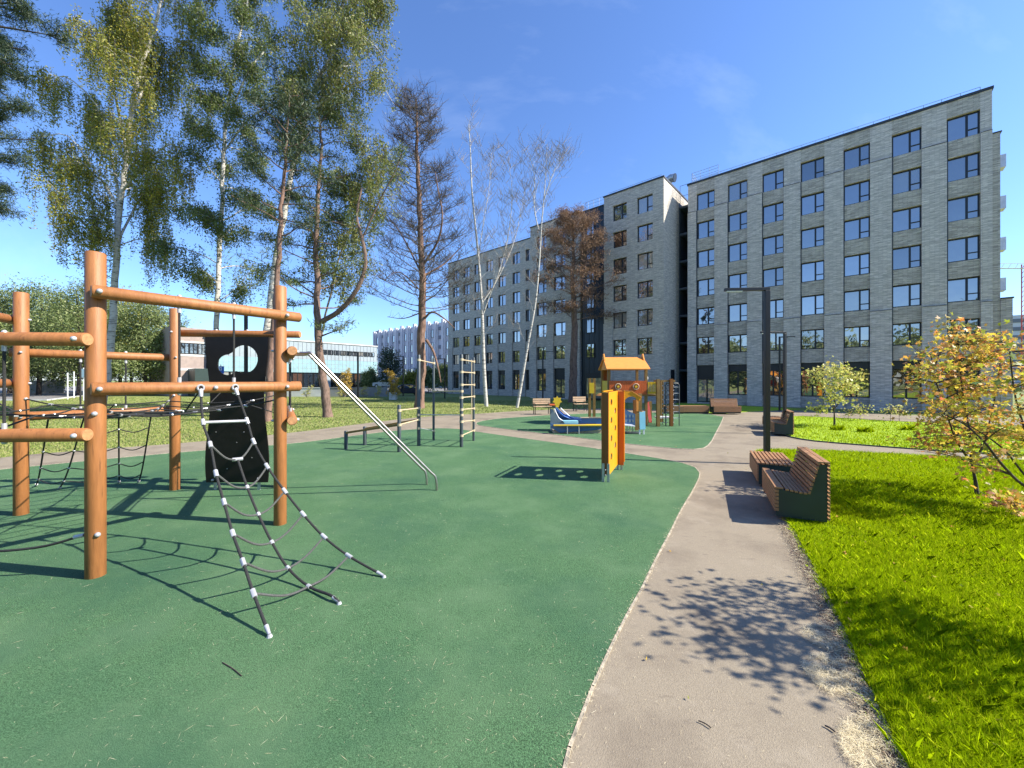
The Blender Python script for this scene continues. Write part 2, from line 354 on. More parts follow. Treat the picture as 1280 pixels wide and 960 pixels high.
# ================================================= GROUND
def chaikin(P, n=2):
    for _ in range(n):
        Q = []
        for i in range(len(P)):
            a, b = P[i], P[(i+1) % len(P)]; Q += [a*.75+b*.25, a*.25+b*.75]
        P = Q
    return P
def sheet(name, pts, z, m, smooth=2, th=0):
    P = chaikin([Vector((p[0], p[1], 0)) for p in pts], smooth) if smooth else [Vector((p[0], p[1], 0)) for p in pts]
    mb = MB()
    if th: mb.prism([(p.x, p.y) for p in P], (0, 0, z-th), (1, 0, 0), (0, 1, 0), (0, 0, th))
    else: mb.add([(p.x, p.y, z) for p in P], [tuple(range(len(P)))])
    o = mb.build(name, m); tag(o, kind='structure'); return o, P
def gp(*pp): return [G(x, y) for x, y in pp]
o = MB().add([(-900, -400, -.012), (900, -400, -.012), (900, 1200, -.012), (-900, 1200, -.012)], [(0, 1, 2, 3)]).build('ground', 'lawn_mown'); tag(o, kind='structure')
# paths: one asphalt sheet; rubber and lawns lie on it
pathp = [Vector((-14, 6.6, 0))]+gp((0, 571), (113, 562), (225, 554), (366, 541), (460, 528.5), (521, 521.5), (560, 519), (600, 517), (640, 514), (700, 511.5), (780, 510), (850, 514.5))+[Vector((13.2, 24.5, 0)), Vector((16, 29, 0)), Vector((60, -12, 0)), Vector((60, -20, 0)), Vector((-14, -20, 0))]
sheet('path', pathp, -.004, 'asphalt', 1)
g1 = [Vector((-14, -12, 0)), Vector((-14, 5.6, 0))]+gp((0, 587), (28, 584), (225, 565), (366, 555), (446, 544), (500, 537.5), (560, 534.5), (599, 540), (640, 546), (700, 554), (777, 565.5), (848, 577), (869, 583), (877, 592), (868, 610), (850, 640), (820, 700), (760, 815), (697, 960))+[Vector((.02, 1.2, 0)), Vector((-.3, -1, 0)), Vector((-1, -12, 0))]
_P = chaikin([Vector((p[0], p[1], 0)) for p in g1], 2); _Q = []
for _i in range(len(_P)):
    _a, _b = _P[_i], _P[(_i+1) % len(_P)]; _n = max(1, min(60, int((_b-_a).length/.06))) if _a.y > -.5 and abs(_a.x) < 12 else 1
    for _k in range(_n):
        _p = _a.lerp(_b, _k/_n)
        if 1 < _p.y < 12 and _p.x > -.5: _p = _p+Vector((.006*math.sin(_p.y*23+_p.x*9)+.005*math.sin(_p.y*61)+rnd.gauss(0, .0025), 0, 0))
        _Q.append(_p)
RUB1 = sheet('rubber_surface', _Q, .002, 'rubber', 0)[1]
g2 = gp((594, 531), (597, 527), (620, 523.5), (640, 522), (692, 518.5), (760, 516), (848, 515.5), (905, 519.2), (902, 528), (895, 541), (888, 555), (877, 562), (838, 560.5), (777, 554), (740, 549.5), (700, 544), (640, 537.5), (610, 533.5))
RUB2 = sheet('rubber_surface', g2, .003, 'rubber', 1)[1]
def ribbon(P, w_, z0, z1, a=0, b=None):
    mb = MB(); P = P[a:b]
    for i in range(len(P)-1):
        p, q = P[i], P[i+1]; d = (q-p)
        if d.length < 1e-4: continue
        d = d.normalized(); n = Vector((-d.y, d.x, 0))*w_/2
        p2 = p-d*.004; q2 = q+d*.004
        mb.add([(c.x, c.y, z) for z in (z0, z1) for c in (p2-n, q2-n, q2+n, p2+n)], [(0, 1, 2, 3), (7, 6, 5, 4), (0, 4, 5, 1), (1, 5, 6, 2), (2, 6, 7, 3), (3, 7, 4, 0)])
    return mb
o = ribbon(RUB1[::7]+[RUB1[0]], .02, -.003, .006).build('path_edge', 'edge'); tag(o, kind='structure')
o = ribbon(RUB2+[RUB2[0]], .035, -.002, .008).build('path_edge', 'edge'); tag(o, kind='structure')
# right lawns
l1 = gp((1280, 1130))+gp((1150, 990), (1120, 935), (1075, 835), (1030, 735), (988, 658), (972, 622), (955, 588), (943, 567), (952, 563.6), (985, 563.7), (1050, 565.5), (1140, 570.5), (1280, 577.5), (1500, 590), (2000, 612))+[Vector((22, -6, 0)), Vector((3, -6, 0)), Vector((2.0, -2, 0))]
L1 = sheet('lawn', l1, .02, 'soil', 1, th=.05)[1]
l2 = gp((973, 540), (980, 545), (1010, 551), (1049, 554.5), (1112, 559.5), (1190, 565), (1280, 570), (1500, 583), (2200, 606))+gp((2200, 571), (1500, 541), (1280, 533), (1130, 528), (1050, 523), (1000, 520.5), (985, 521.5), (975, 530))
L2 = sheet('lawn', l2, .02, 'soil', 1, th=.05)[1]
o = ribbon(L2+[L2[0]], .025, -.002, .035).build('lawn_edging', 'dark_post'); tag(o, kind='structure')
l3 = gp((846, 513.6), (900, 517.4), (938, 514.6), (1000, 511.5))+[Vector((16, 32.3, 0)), Vector((15, 33, 0)), Vector((14, 33, 0))]
L3 = sheet('lawn', l3, .02, 'soil', 0, th=.04)[1]
LOT = sheet('parking_lot', [G(-300, 501), G(60, 500.5), G(115, 493.6), G(230, 491), G(400, 490.5), G(560, 491), G(565, 483), G(-500, 483)], -.002, 'lot', 0)
o = ribbon([G(-300, 501), G(60, 500.5), G(115, 493.6), G(230, 491), G(400, 490.5), G(560, 491)], .2, -.01, .1).build('kerb', 'white_conc'); tag(o, kind='structure')

def inside(P, X, Y):
    P = [(p.x, p.y) for p in P]; r = np.zeros(len(X), bool); j = len(P)-1
    for i in range(len(P)):
        xi, yi = P[i]; xj, yj = P[j]
        c = ((yi > Y) != (yj > Y)) & (X < (xj-xi)*(Y-yi)/((yj-yi) or 1e-9)+xi); r ^= c; j = i
    return r
def vis(X, Y, mx=1.36): return (np.abs(X) < mx*Y+.25)
def blades(name, X, Y, Z, h, wd, m, lean=.45, bend=True, kind='stuff'):
    N = len(X); a = nr.rand(N)*2*np.pi; ux = np.cos(a); uy = np.sin(a); la = nr.rand(N)*2*np.pi; ll = lean*h*nr.rand(N)
    lx = np.cos(la)*ll; ly = np.sin(la)*ll
    z0 = np.zeros(N)+Z
    b1 = np.stack([X-ux*wd, Y-uy*wd, z0], 1); b2 = np.stack([X+ux*wd, Y+uy*wd, z0], 1)
    m1 = np.stack([X-ux*wd*.75+lx*.35, Y-uy*wd*.75+ly*.35, z0+h*.55], 1); m2 = np.stack([X+ux*wd*.75+lx*.35, Y+uy*wd*.75+ly*.35, z0+h*.55], 1)
    tp = np.stack([X+lx*1.15, Y+ly*1.15, z0+h*(.98-.25*nr.rand(N))], 1)
    P = np.stack([b1, b2, m2, tp, m1], 1).reshape(-1, 3)
    me = bpy.data.meshes.new(name); me.vertices.add(N*5); me.vertices.foreach_set('co', P.ravel())
    me.loops.add(N*5); me.loops.foreach_set('vertex_index', np.arange(N*5, dtype=np.int32))
    me.polygons.add(N); me.polygons.foreach_set('loop_start', np.arange(0, N*5, 5, dtype=np.int32)); me.update(calc_edges=True); me.materials.append(M[m])
    o = bpy.data.objects.new(name, me); sc.collection.objects.link(o); o['kind'] = kind; return o
def scatter(poly, N, ymin, ymax, xmin, xmax, power=1.0):
    "points with density falling with distance"
    Y = ymin*(ymax/ymin)**(nr.rand(N)**power); X = xmin+(xmax-xmin)*nr.rand(N)
    # sample in angle instead: x = q*Y
    q = nr.rand(N)*(1.45-.02)+.02
    X = q*Y; k = inside(poly, X, Y); return X[k], Y[k]
def vnoise(X, Y, s, seed=0):
    r = np.random.RandomState(seed); v = np.zeros(len(X))
    for i in range(6):
        a = r.rand()*6.28; f_ = s*(1+i*.6); v += np.sin((X*np.cos(a)+Y*np.sin(a))*f_+r.rand()*6.28)/(1+i*.4)
    return v/3
X, Y = scatter(L1, 640000, 1.5, 11, 0, 0)
vn = vnoise(X, Y, 2.2, 3); vn2 = vnoise(X, Y, 7, 4)
h = (.075+.022*vn+.018*vn2)*(.55+.75*nr.rand(len(X))); tall = nr.rand(len(X)) < .03; h = np.where(tall, h*1.7, h); h = np.clip(h, .025, .2)
blades('grass', X, Y, .018, h, .0010+.0007*Y/3, 'grass_right', .7)
X, Y = scatter(L2, 60000, 9, 24, 0, 0)
h = (.07+.02*vnoise(X, Y, 1.5, 5))*(.6+.7*nr.rand(len(X))); blades('grass', X, Y, .018, h, .006+.0006*Y/3, 'grass_right', .6)
# tufts of weeds in the far lawn
for (x, y) in ((1048, 538), (1082, 540.5), (1135, 538)):
    c = G(x, y); n = 260; a = nr.rand(n)*6.28; r_ = .28*np.sqrt(nr.rand(n)); blades('grass', c.x+np.cos(a)*r_, c.y+np.sin(a)*r_*.6, .02, .18*(.5+nr.rand(n)), .010, 'grass_right', .8)
# mown lawn at left
N = 230000; Y = 8.5*(45/8.5)**nr.rand(N); q = -1.45+1.75*nr.rand(N); X = q*Y
pl = [Vector((p[0], p[1], 0)) for p in pathp]; k = ~inside(chaikin(pl, 1), X, Y) & ((Y < 38) | (X < -5)); X, Y = X[k], Y[k]
k = ~inside([G(-300, 501.5), G(60, 501), G(115, 494), G(230, 491), G(560, 491), G(565, 483), G(-500, 483)], X, Y); X, Y = X[k], Y[k]
h = (.045+.015*vnoise(X, Y, 1.2, 8))*(.5+nr.rand(len(X))); blades('grass', X, Y, -.012, np.clip(h, .015, .1), .004+.0007*Y, 'grass_mown', .9)
# blades spilling over the lawn's edge
_e = []
for _p, _q in zip(L1, L1[1:]):
    if _p.y < 1.2 or _p.y > 12 or _p.x > 14: continue
    for _k in range(max(1, int((_q-_p).length*520))): _e.append(tuple(_p.lerp(_q, rnd.random())))
_e = np.array(_e); _ex = _e[:, 0]+nr.normal(size=len(_e))*.028+.012; _ey = _e[:, 1]+nr.normal(size=len(_e))*.02
_k = vnoise(_ex, _ey, 9, 31)+nr.normal(size=len(_e))*.4 > -.3; _ex, _ey = _ex[_k], _ey[_k]
blades('grass', _ex, _ey, .004, .085*(.35+.9*nr.rand(len(_ex))), .0014+.0007*_ey/3, 'grass_right', 1.3)
# straw, mulch, clippings
def straws(name, C, L, wd, m, up=.12):
    n = len(C); a = nr.rand(n)*6.28; U = np.stack([np.cos(a), np.sin(a), (nr.rand(n)-.5)*up*2], 1)*(L*(.4+.8*nr.rand(n)))[:, None]*.5
    wd = np.broadcast_to(wd, (n,)); Vv = np.cross(U, [0, 0, 1.]); Vv /= np.linalg.norm(Vv, axis=1, keepdims=True); Vv = Vv*wd[:, None]+np.stack([0*a, 0*a, wd*.5*nr.rand(n)], 1)
    o = quads(name, C, U, Vv, m, None); o['kind'] = 'stuff'; return o
def pile(px, N, hmax):
    P = [G(*p) for p in px]; xs = [p.x for p in P]; ys = [p.y for p in P]
    X = min(xs)+(max(xs)-min(xs))*nr.rand(N*3); Y = min(ys)+(max(ys)-min(ys))*nr.rand(N*3); k = inside(chaikin(P, 2), X, Y); X, Y = X[k][:N], Y[k][:N]
    k = vnoise(X, Y, 16, 11)+.5*vnoise(X, Y, 40, 12) > -.35; X, Y = X[k], Y[k]
    return np.stack([X, Y, .004+hmax*nr.rand(len(X))**1.5], 1)
for px, N in (([(1000, 828), (1030, 816), (1064, 832), (1088, 862), (1100, 893), (1068, 892), (1032, 866), (1008, 846)], 2300), ([(1046, 925), (1052, 903), (1080, 893), (1106, 905), (1124, 950), (1130, 985), (1100, 990), (1060, 955)], 1900), ([(1000, 785), (1030, 778), (1056, 806), (1062, 826), (1030, 812), (1005, 800)], 900)):
    C = pile(px, N, .03); straws('dry_straw', C, np.full(len(C), .085), .0013, 'straw')
bd = gp((1140, 975), (1112, 930), (1068, 835), (1024, 735), (984, 658)); C = []
for i in range(len(bd)-1):
    n = int((bd[i+1]-bd[i]).length*6500); t = nr.rand(n, 1); A = np.array(bd[i]); B = np.array(bd[i+1]); d = (B-A)/np.linalg.norm(B-A); nn = np.array([-d[1], d[0], 0])
    C.append(A+(B-A)*t+nn*(np.abs(nr.normal(size=(n, 1)))*.06-.045)+np.array([0, 0, 1])*(.006+.02*nr.rand(n, 1)))
C = np.concatenate(C); straws('mulch_strip', C, np.full(len(C), .022), .0035, 'mulch', .5)
C2 = C[nr.rand(len(C)) < .18]; C2 = C2+nr.normal(size=C2.shape)*[.05, .05, 0]+[0, 0, .015]; straws('dry_straw', C2, np.full(len(C2), .06), .0014, 'straw')
# clippings on the rubber
N = 5200; Y = 1.6*(12/1.6)**nr.rand(N); X = (-1.4+2*nr.rand(N))*Y; k = inside(RUB1, X, Y) & (nr.rand(N) < .55+.4*vnoise(X, Y, 1.3, 21)); X, Y = X[k], Y[k]
straws('grass_clippings', np.stack([X, Y, np.full(len(X), .006)], 1), np.full(len(X), .04)*(.5+1.6*nr.rand(len(X))**3), .0008+.00035*Y/2, 'straw', .1)
pts = [p.lerp(q, t) for p, q in zip(RUB1, RUB1[1:]) for t in np.arange(0, 1, .03/max(.03, (q-p).length))]
pts = [p for p in pts if 1 < p.y < 12 and abs(p.x) < 1.4*p.y]; C = np.array([tuple(p) for p in pts for _ in range(3)]); C = C[nr.rand(len(C)) < .8]; C[:, :2] += nr.normal(size=(len(C), 2))*.028; C[:, 2] = .008+.006*nr.rand(len(C))
straws('grass_clippings', C, np.full(len(C), .045), .0016, 'straw', .2)
N = 900; Y = 1.6*(12/1.6)**nr.rand(N); X = (.05+1.0*nr.rand(N))*Y; k = inside(chaikin(pl, 1), X, Y) & ~inside(RUB1, X, Y) & ~inside(L1, X, Y); X, Y = X[k], Y[k]
straws('grass_clippings', np.stack([X, Y, np.full(len(X), .003)], 1), np.full(len(X), .03), .0014, 'straw', .1)
# twigs
def twig(label, a, b, c, r=.0035):
    mb = MB(); mb.tube(spline([G(*a)+Vector((0, 0, .006)), (G(*a)+G(*b))/2+Vector((.003, .004, .007)), G(*b)+Vector((0, 0, .006))], 4), [r]*9, 5)
    tag(mb.build('twig', 'bark_dark', smooth=True), label, 'twig', 'twigs fallen on the paving')
twig('dark straight twig lying on the green rubber below the rope net anchors', (278, 829), (302, 846), (290, 836))
twig('thin curled twig lying in the middle of the grey path', (873, 902), (889, 911), (884, 902))
twig('short dark twig beside the nearer straw heap on the path', (1031, 908), (1044, 916), (1037, 911), .005)

# ================================================= MAIN BUILDING
TH = math.atan2(-.668, .744); D = Vector((-.744, .668, 0)); NIN = Vector((.668, .744, 0))
P0 = Vector((24.6, 25.3, 0)); P1 = Vector((12.67, 32.4, 0)); PB = P1+NIN*1.35; PC = P1+NIN*3.75
def tx(x, P): q = (x-640)/FP; return (P.x-P.y*q)/(.744+.668*q)
TOPS = [17.9, 15.45, 13.0, 10.55, 8.12, 5.65]; WH = 1.43
WMESH = {}
def window(parent, x, z, w_, h_, y=.16, split=.62, transom=True, fascia=0, hopen=False):
    key = (round(w_, 2), round(h_, 2), split, transom, fascia)
    if key not in WMESH:
        f = MB(); b = .075; zt = h_-fascia
        f.box(0, b, 0, .09, 0, h_); f.box(w_-b, w_, 0, .09, 0, h_); f.box(b, w_-b, 0, .09, 0, b)
        if fascia: f.box(b, w_-b, -.01, .09, zt-.001, h_)
        else: f.box(b, w_-b, 0, .09, h_-b, h_)
        xm = w_*split; f.box(xm-.05, xm+.05, -.004, .086, b+.001, zt-b if not fascia else zt-.002)
        if transom: f.box(xm+.051, w_-b-.001, -.002, .084, h_*.30, h_*.30+.055)
        g = MB(); g.box(b*.5, w_-b*.5, .045, .06, b*.5, zt-b*.3)
        fo = f.build('window', 'frame_dark', parent); go = g.build('pane', 'glass', fo); WMESH[key] = (fo, go); fo.location = (x, y, z); return fo
    fo, go = WMESH[key]; c = fo.copy(); sc.collection.objects.link(c); c.parent = parent; c.location = (x, y, z)
    d = go.copy(); sc.collection.objects.link(d); d.parent = c; return c
def facade(parent, xa, xb, cols, top, rows=TOPS, wh=WH, gtop=3.25, gbot=.8, doors=(), m='brick', split=.62, steps=((6.55, .2), (16.45, .11)), th=.4, gfas=.55, nogr=(), y0=0, transom=True):
    mb = MB(); cols = sorted(cols)
    op = [(gbot, gtop)]+[(z-wh, z) for z in sorted(rows)]
    ed = [xa]+[e for c in cols for e in c]+[xb]
    for i in range(0, len(ed), 2):             # piers, stepping back twice on the way up
        za = -.4; lv = [(steps[0][0], steps[0][1]), (steps[1][0], steps[1][1]), (top, 0)] if steps else [(top, 0)]
        for zb, off in lv:
            if zb > za: mb.box(ed[i], ed[i+1], y0-off, y0+th, za, zb); za = zb
    mb.cm = 1
    for ci, (a, b) in enumerate(cols):
        z = -.4
        for (zo, zt) in op:
            if zo == gbot and ci in nogr: continue
            if zo == gbot and ci in doors: zo = .12
            mb.box(a, b, y0+.004, y0+th, z, zo); z = zt
        mb.box(a, b, y0+.004, y0+th, z, top)
    mb.build('wall', ['brick_pier', m] if m == 'brick' else [m, m], parent)
    for ci, (a, b) in enumerate(cols):
        for z in rows: window(parent, a, z-wh, b-a, wh, y0+.17, split, transom)
        if ci in nogr: continue
        if ci in doors: window(parent, a, .12, b-a, gtop-.12, y0+.17, .55, False, 1.2)
        else: window(parent, a, gbot, b-a, gtop-gbot, y0+.17, .5, False, gfas)
def railing(mb, p, q, h=.9, posts=8, bars=3):
    p, q = Vector(p), Vector(q)
    for i in range(posts+1): c = p.lerp(q, i/posts); mb.beam(c, c+Vector((0, 0, h)), .03, .03, (1, 0, 0))
    for k in range(bars): z = Vector((0, 0, h*(k+1)/bars)); mb.beam(p+z, q+z, .025, .025)
# ---- right block (local x = to the right along the facade, y = inwards)
bR = thing('apartment_building', 'large seven storey grey brick apartment block behind the right lawns', 'apartment building', P0, TH)
cols = [(-11.83+2.39*i*1.0, -10.42+2.375*i*1.0) for i in range(7)]
facade(bR, -12.53, 4.27, cols, 18.85, doors=(0,))
mb = MB(); mb.box(4.272, 4.56, -.063, 13, -.4, 16.2); mb.box(4.562, 4.99, -.128, 13.1, -.4, 6.62); mb.build('corner_wall', 'brick', bR)
mb = MB(); mb.box(-12.53, 4.27, .402, 13, -.4, 18.80); mb.build('rear_wall', 'brick_pale', bR)
mb = MB(); mb.box(-12.6, 4.33, -.06, .1, 18.852, 19.0); mb.box(-12.6, -12.45, .101, 13, 18.852, 19.0); mb.box(4.2, 4.33, .101, 13, 18.852, 19.0); mb.box(4.275, 4.62, -.09, 13.03, 16.202, 16.27); mb.box(4.565, 5.04, -.16, 13.12, 6.622, 6.7)
mb.box(-12.45, 4.2, .101, 13, 18.853, 18.9); mb.build_each('coping', 'roof_metal', bR)
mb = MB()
for z in (6.552, 16.452):
    off = .225 if z < 7 else .135
    ed = [-12.53]+[e for c in cols for e in c]+[4.27]
    for i in range(0, len(ed), 2): mb.box(ed[i]-.0, ed[i+1]+.0, -off, -.001 if z > 7 else -.111, z-.012, z+.012)
for a_, b_x in cols: mb.box(a_+.001, a_+.05, -.06, .003, 3.26, 16.44)  # dark upright strips put in as the shade of the pier gaps
mb.build_each('trim_and_gap_shade', 'roof_metal', bR)
mb = MB(); railing(mb, (-11.6, .5, 19.0), (3.9, .5, 19.0), .42, 20, 2); mb.build('roof_railing', 'galv', bR)
mb = MB(); railing(mb, (-12.3, .3, 19.0), (-10.2, .3, 19.0), .95, 3, 4); railing(mb, (-12.3, .3, 19.0), (-12.3, 3, 19.0), .95, 3, 4); mb.build('roof_ladder_guard', 'galv', bR)
for i, z in enumerate((14.6, 12.15, 9.7, 7.3)):
    mb = MB(); x0 = 4.57
    mb.box(x0, x0+.42, 1.2, 1.9, z, z+.03); mb.box(x0+.39, x0+.42, 1.2, 1.9, z+.03, z+.75); mb.box(x0, x0+.39, 1.2, 1.23, z+.03, z+.75); mb.box(x0, x0+.39, 1.87, 1.9, z+.03, z+.75)
    mb.build('air_conditioner_basket', 'galv', bR)
# ---- left block: tower, glazed stair, middle part and lower wing
bL = thing('apartment_building', 'long grey brick apartment block with dark clad stair tower, behind the dry trees and playhouse', 'apartment building', P1, TH)
facade(bL, -5.53, 0, [(-4.63, -3.29), (-2.32, -.93)], 18.95, rows=TOPS, steps=((7.2, .1), (16.45, 0)), m='brick_pale', gbot=3.0, nogr=(0, 1))
mb = MB(); mb.box(-5.53, 0, .402, 7.5, -.4, 18.9); mb.box(-.9, -.899, .0, .1, 0, .1); mb.build('side_wall', 'brick_pale', bL)
mb = MB(); mb.box(.02, .05, 3.62, 7.4, -.4, 18.0)
mb.build('recess_cladding', 'clad_mid', bL)
mb = MB()
for z in (2.9, 5.35, 7.8, 10.25, 12.7, 15.15, 17.6): mb.box(.052, 1.08, 3.7, 7.5, z-.12, z); mb.box(.052, 1.08, 3.64, 3.68, z-.05, z+.05)
mb.box(.052, 1.08, 7.3, 7.5, -.4, 18.1); mb.build('balcony_slab', 'clad_mid', bL)
mb = MB(); railing(mb, (.1, 3.66, 17.6), (1.05, 3.66, 17.6), 1.9, 1, 2); mb.build('balcony_railing', 'roof_metal', bL)
mb = MB(); mb.box(-.75, -.2, -.012, -.101+.089, .1, 2.6)
mb = MB(); mb.box(.001, .02, 1.6, 2.5, .1, 2.9); mb.build('side_door', 'frame_dark', bL)
# stair
xs0, xs1 = -8.95, -5.53
mb = MB(); mb.box(xs0, xs1-.003, 1.6, 8, -.4, 19.05); mb.build('stair_cladding', 'clad_dark', bL)
mb = MB()
for x in np.arange(xs0+.35, xs1-.1, .55): mb.box(x-.012, x+.012, 1.575, 1.599, 0, 19)
for z in (3.2, 5.65, 8.1, 10.6, 13, 15.5, 18): mb.box(xs0, xs1-.02, 1.57, 1.574, z-.02, z+.02)
mb.build('cladding_seam', 'roof_metal', bL)
for z in TOPS: window(bL, -8.35, z-WH, .95, WH, 1.5, .6, True)
window(bL, -8.4, .12, 1.9, 2.6, 1.5, .5, False, .5)
# middle part
colB = [(-tx(670.7, PB), -tx(683, PB)), (-tx(692, PB), -tx(706.7, PB))]; xB0 = -tx(663, PB)
facade(bL, xB0, xs0, colB, 19.1, rows=TOPS, steps=((7.0, .1), (16.45, 0)), m='brick_pale', y0=1.35, doors=(1,))
mb = MB(); mb.box(xB0, xs0-.003, 1.752, 9, -.4, 19.0); mb.build('rear_wall', 'brick_pale', bL)
# lower wing
pxs = [(566, 574), (579, 587), (592.7, 600.7), (607.7, 616), (622.7, 632), (640.7, 650)]
colC = [(-tx(a, PC), -tx(b, PC)) for a, b in pxs]; xC0 = -tx(560.5, PC); xC1 = xB0-.0
facade(bL, xC0, xC1+.6, colC+[(-tx(657, PC), -tx(662, PC))], 19.1, rows=TOPS, steps=((6.8, .1), (16.45, 0)), m='brick_pale', y0=3.75, split=.45, transom=False)
mb = MB(); mb.box(xC0, xC1+.5, 4.152, 13, -.4, 19.0); mb.build('rear_wall', 'brick_pale', bL)
mb = MB()
mb.box(-5.6, .05, -.06, .1, 18.952, 19.08); mb.box(-.1, .05, .101, 7.5, 18.903, 19.06); mb.box(-5.52, -.11, .11, 7.45, 18.903, 18.95)
mb.box(xs0-.03, xs1-.01, 1.54, 8, 19.052, 19.14)
mb.box(xB0-.06, xs0-.04, 1.29, 9, 19.102, 19.22); mb.box(xC0-.06, xC1-.08, 3.69, 13, 19.102, 19.2); mb.build_each('coping', 'roof_metal', bL)
mb = MB(); railing(mb, (-5.4, .6, 19.08), (-.4, .6, 19.08), .45, 6, 2); railing(mb, (xs0, 1.9, 19.14), (xs1+.3, 1.9, 19.14), .95, 6, 3); railing(mb, (xB0+.2, 1.9, 19.22), (xs0-.1, 1.9, 19.22), .4, 5, 2); railing(mb, (xC0, 4.3, 19.2), (xC1, 4.3, 19.2), .5, 9, 2); mb.build('roof_railing', 'galv', bL)
mb = MB(); mb.box(-6.2, -5.62, 2.2, 3.0, 19.142, 19.55); mb.build('roof_vent', 'galv', bL)
v = thing('roof_duct', 'curved silver ventilation cowl on the roof corner between the two grey blocks', 'ventilation duct', tuple(ROOTM[bL.name] @ Vector((-.6, 2.3, 19.06))), TH)
mb = MB(); mb.tube([(0, 0, 0), (0, 0, .35), (.12, 0, .62), (.4, 0, .75), (.7, 0, .68)], [.34, .34, .36, .36, .36], 14, caps=False); mb.build('cowl', 'galv', v, smooth=True)
mb = MB(); mb.tube([(.69, 0, .683), (.73, 0, .673)], [.37, .37], 14); mb.build('cowl_mouth', 'frame_dark', v)

# ================================================= FAR BUILDINGS
def simple_box(name, parent, m, x0, x1, y0, y1, z0, z1): return MB().box(x0, x1, y0, y1, z0, z1).build(name, m, parent)
# pale school-like hall
a = Vector((-40.9, 48.2, 0)); b = Vector((-23.8, 68.4, 0)); L = (b-a).length; th = math.atan2(b.y-a.y, b.x-a.x)
hall = thing('hall_building', 'pale blue panelled two storey hall with ribbon windows, behind the low wall at left', 'hall', a, th)
mb = MB(); mb.box(2.5, L, 0, 16, 4.2, 7.85); mb.box(17.6, 18.3, 0, 16, 0, 4.2); mb.box(L-2.2, L, 0, 16, 0, 4.2); mb.build('wall', 'pale_panel', hall)
mb = MB(); mb.box(2.5, 17.6, .25, 16, 0, 4.19); mb.box(18.3, L-2.2, .25, 16, 0, 4.19); mb.build('ground_floor_wall', 'clad_dark', hall)
mb = MB(); mb.box(2.51, L+.01, -.03, -.001, 3.15, 5.2); mb.build('lower_cladding', 'teal_panel', hall)
mb = MB()
for x in np.arange(2.9, L, .62): mb.box(x, x+.035, -.05, -.031, 3.16, 7.8)
for z in (3.8, 4.5, 5.2): mb.box(2.55, L, -.046, -.032, z, z+.03)
mb.build('panel_joint', 'galv', hall)
mb = MB(); mb.box(2.4, L+.1, -.12, 16.1, 7.852, 8.0); mb.build_each('coping', 'white_conc', hall)
for i in range(9): x = 16.8+i*1.03; window(hall, x, 6.05, .9, .75, -.09, .5, False)
for i in range(9): x = 3.4+i*1.55; window(hall, x, 1.0, 1.45, 2.1, .12, .5, True)
for i in range(4): x = 18.6+i*1.25; window(hall, x, .6, 1.1, 2.6, .12, .5, True)
mb = MB(); mb.box(-1.2, 2.45, .5, 16, -.1, 8.6); mb.build('annex_wall', 'brown_panel', hall)
mb = MB(); mb.box(-1.1, 2.4, .46, .499, 5.0, 5.25); mb.box(-1.1, 2.4, .46, .499, 6.7, 6.9); mb.box(-1.1, 2.4, .455, .499, 3.2, 3.5); mb.build('band', 'white_conc', hall)
for i in range(4): window(hall, -1.0+i*.86, 5.3, .82, 1.35, .42, .5, False)
mb = MB(); mb.box(.6, 2.8, -3.2, .45, 0, 3.4); mb.build('porch', 'bench_green', hall)
# low wall in front
for nm, x0, x1, m, lab in (('low_wall', 338, 402, 'white_conc', 'low white concrete wall in front of the pale blue hall'), ('low_wall', 403, 484, 'grey_conc', 'low grey concrete wall between the pine trunk and the potted tree')):
    p, q = G(x0, 495.6), G(x1, 495.6); mb = MB(); mb.beam(p+Vector((0, 0, .52)), q+Vector((0, 0, .52)), .3, 1.05)
    mb.beam(p+Vector((0, 0, 1.08)), q+Vector((0, 0, 1.08)), .38, .07); tag(mb.build(nm, m), lab, 'wall')
# white ribbed housing block
a = Vector((-45.5, 128, 0)); b = Vector((-6, 92, 0)); L = (b-a).length; th = math.atan2(b.y-a.y, b.x-a.x)
wb = thing('housing_block', 'distant white ribbed high housing block left of the grey brick building', 'housing block', a, th)
mb = MB(); mb.box(0, L, 0, 12, 0, 17.4); mb.build('wall', 'white_far', wb)
mb = MB(); mb.box(-3, -.01, 1.5, 12, 0, 18.4); mb.build('end_wall', 'grey_far', wb)
mb = MB()
for i in range(16):
    x = .5+i*3.3; mb.box(x, x+.8, -.7, -.01, 0, 18.1 if i % 2 else 17.8); mb.box(x+.801, x+1.3, -.35, -.01, 0, 17.6)
mb.build('rib', 'white_far', wb)
for i in range(15):
    x = 2.1+i*3.3
    for z in (3.2, 6.6, 10.1, 13.6):
        if i % 3 != 1: window(wb, x, z, 1.6, 2.1, -.2, .5, False)
mb = MB()
for i in range(15):
    x = 2.1+i*3.3
    if i % 3 == 1:
        for z in (2.6, 5.2, 7.8, 10.4, 13, 15.4): mb.box(x+.1, x+1.5, -.35, -.02, z, z+.9)
mb.build_each('loggia', 'grey_far', wb)
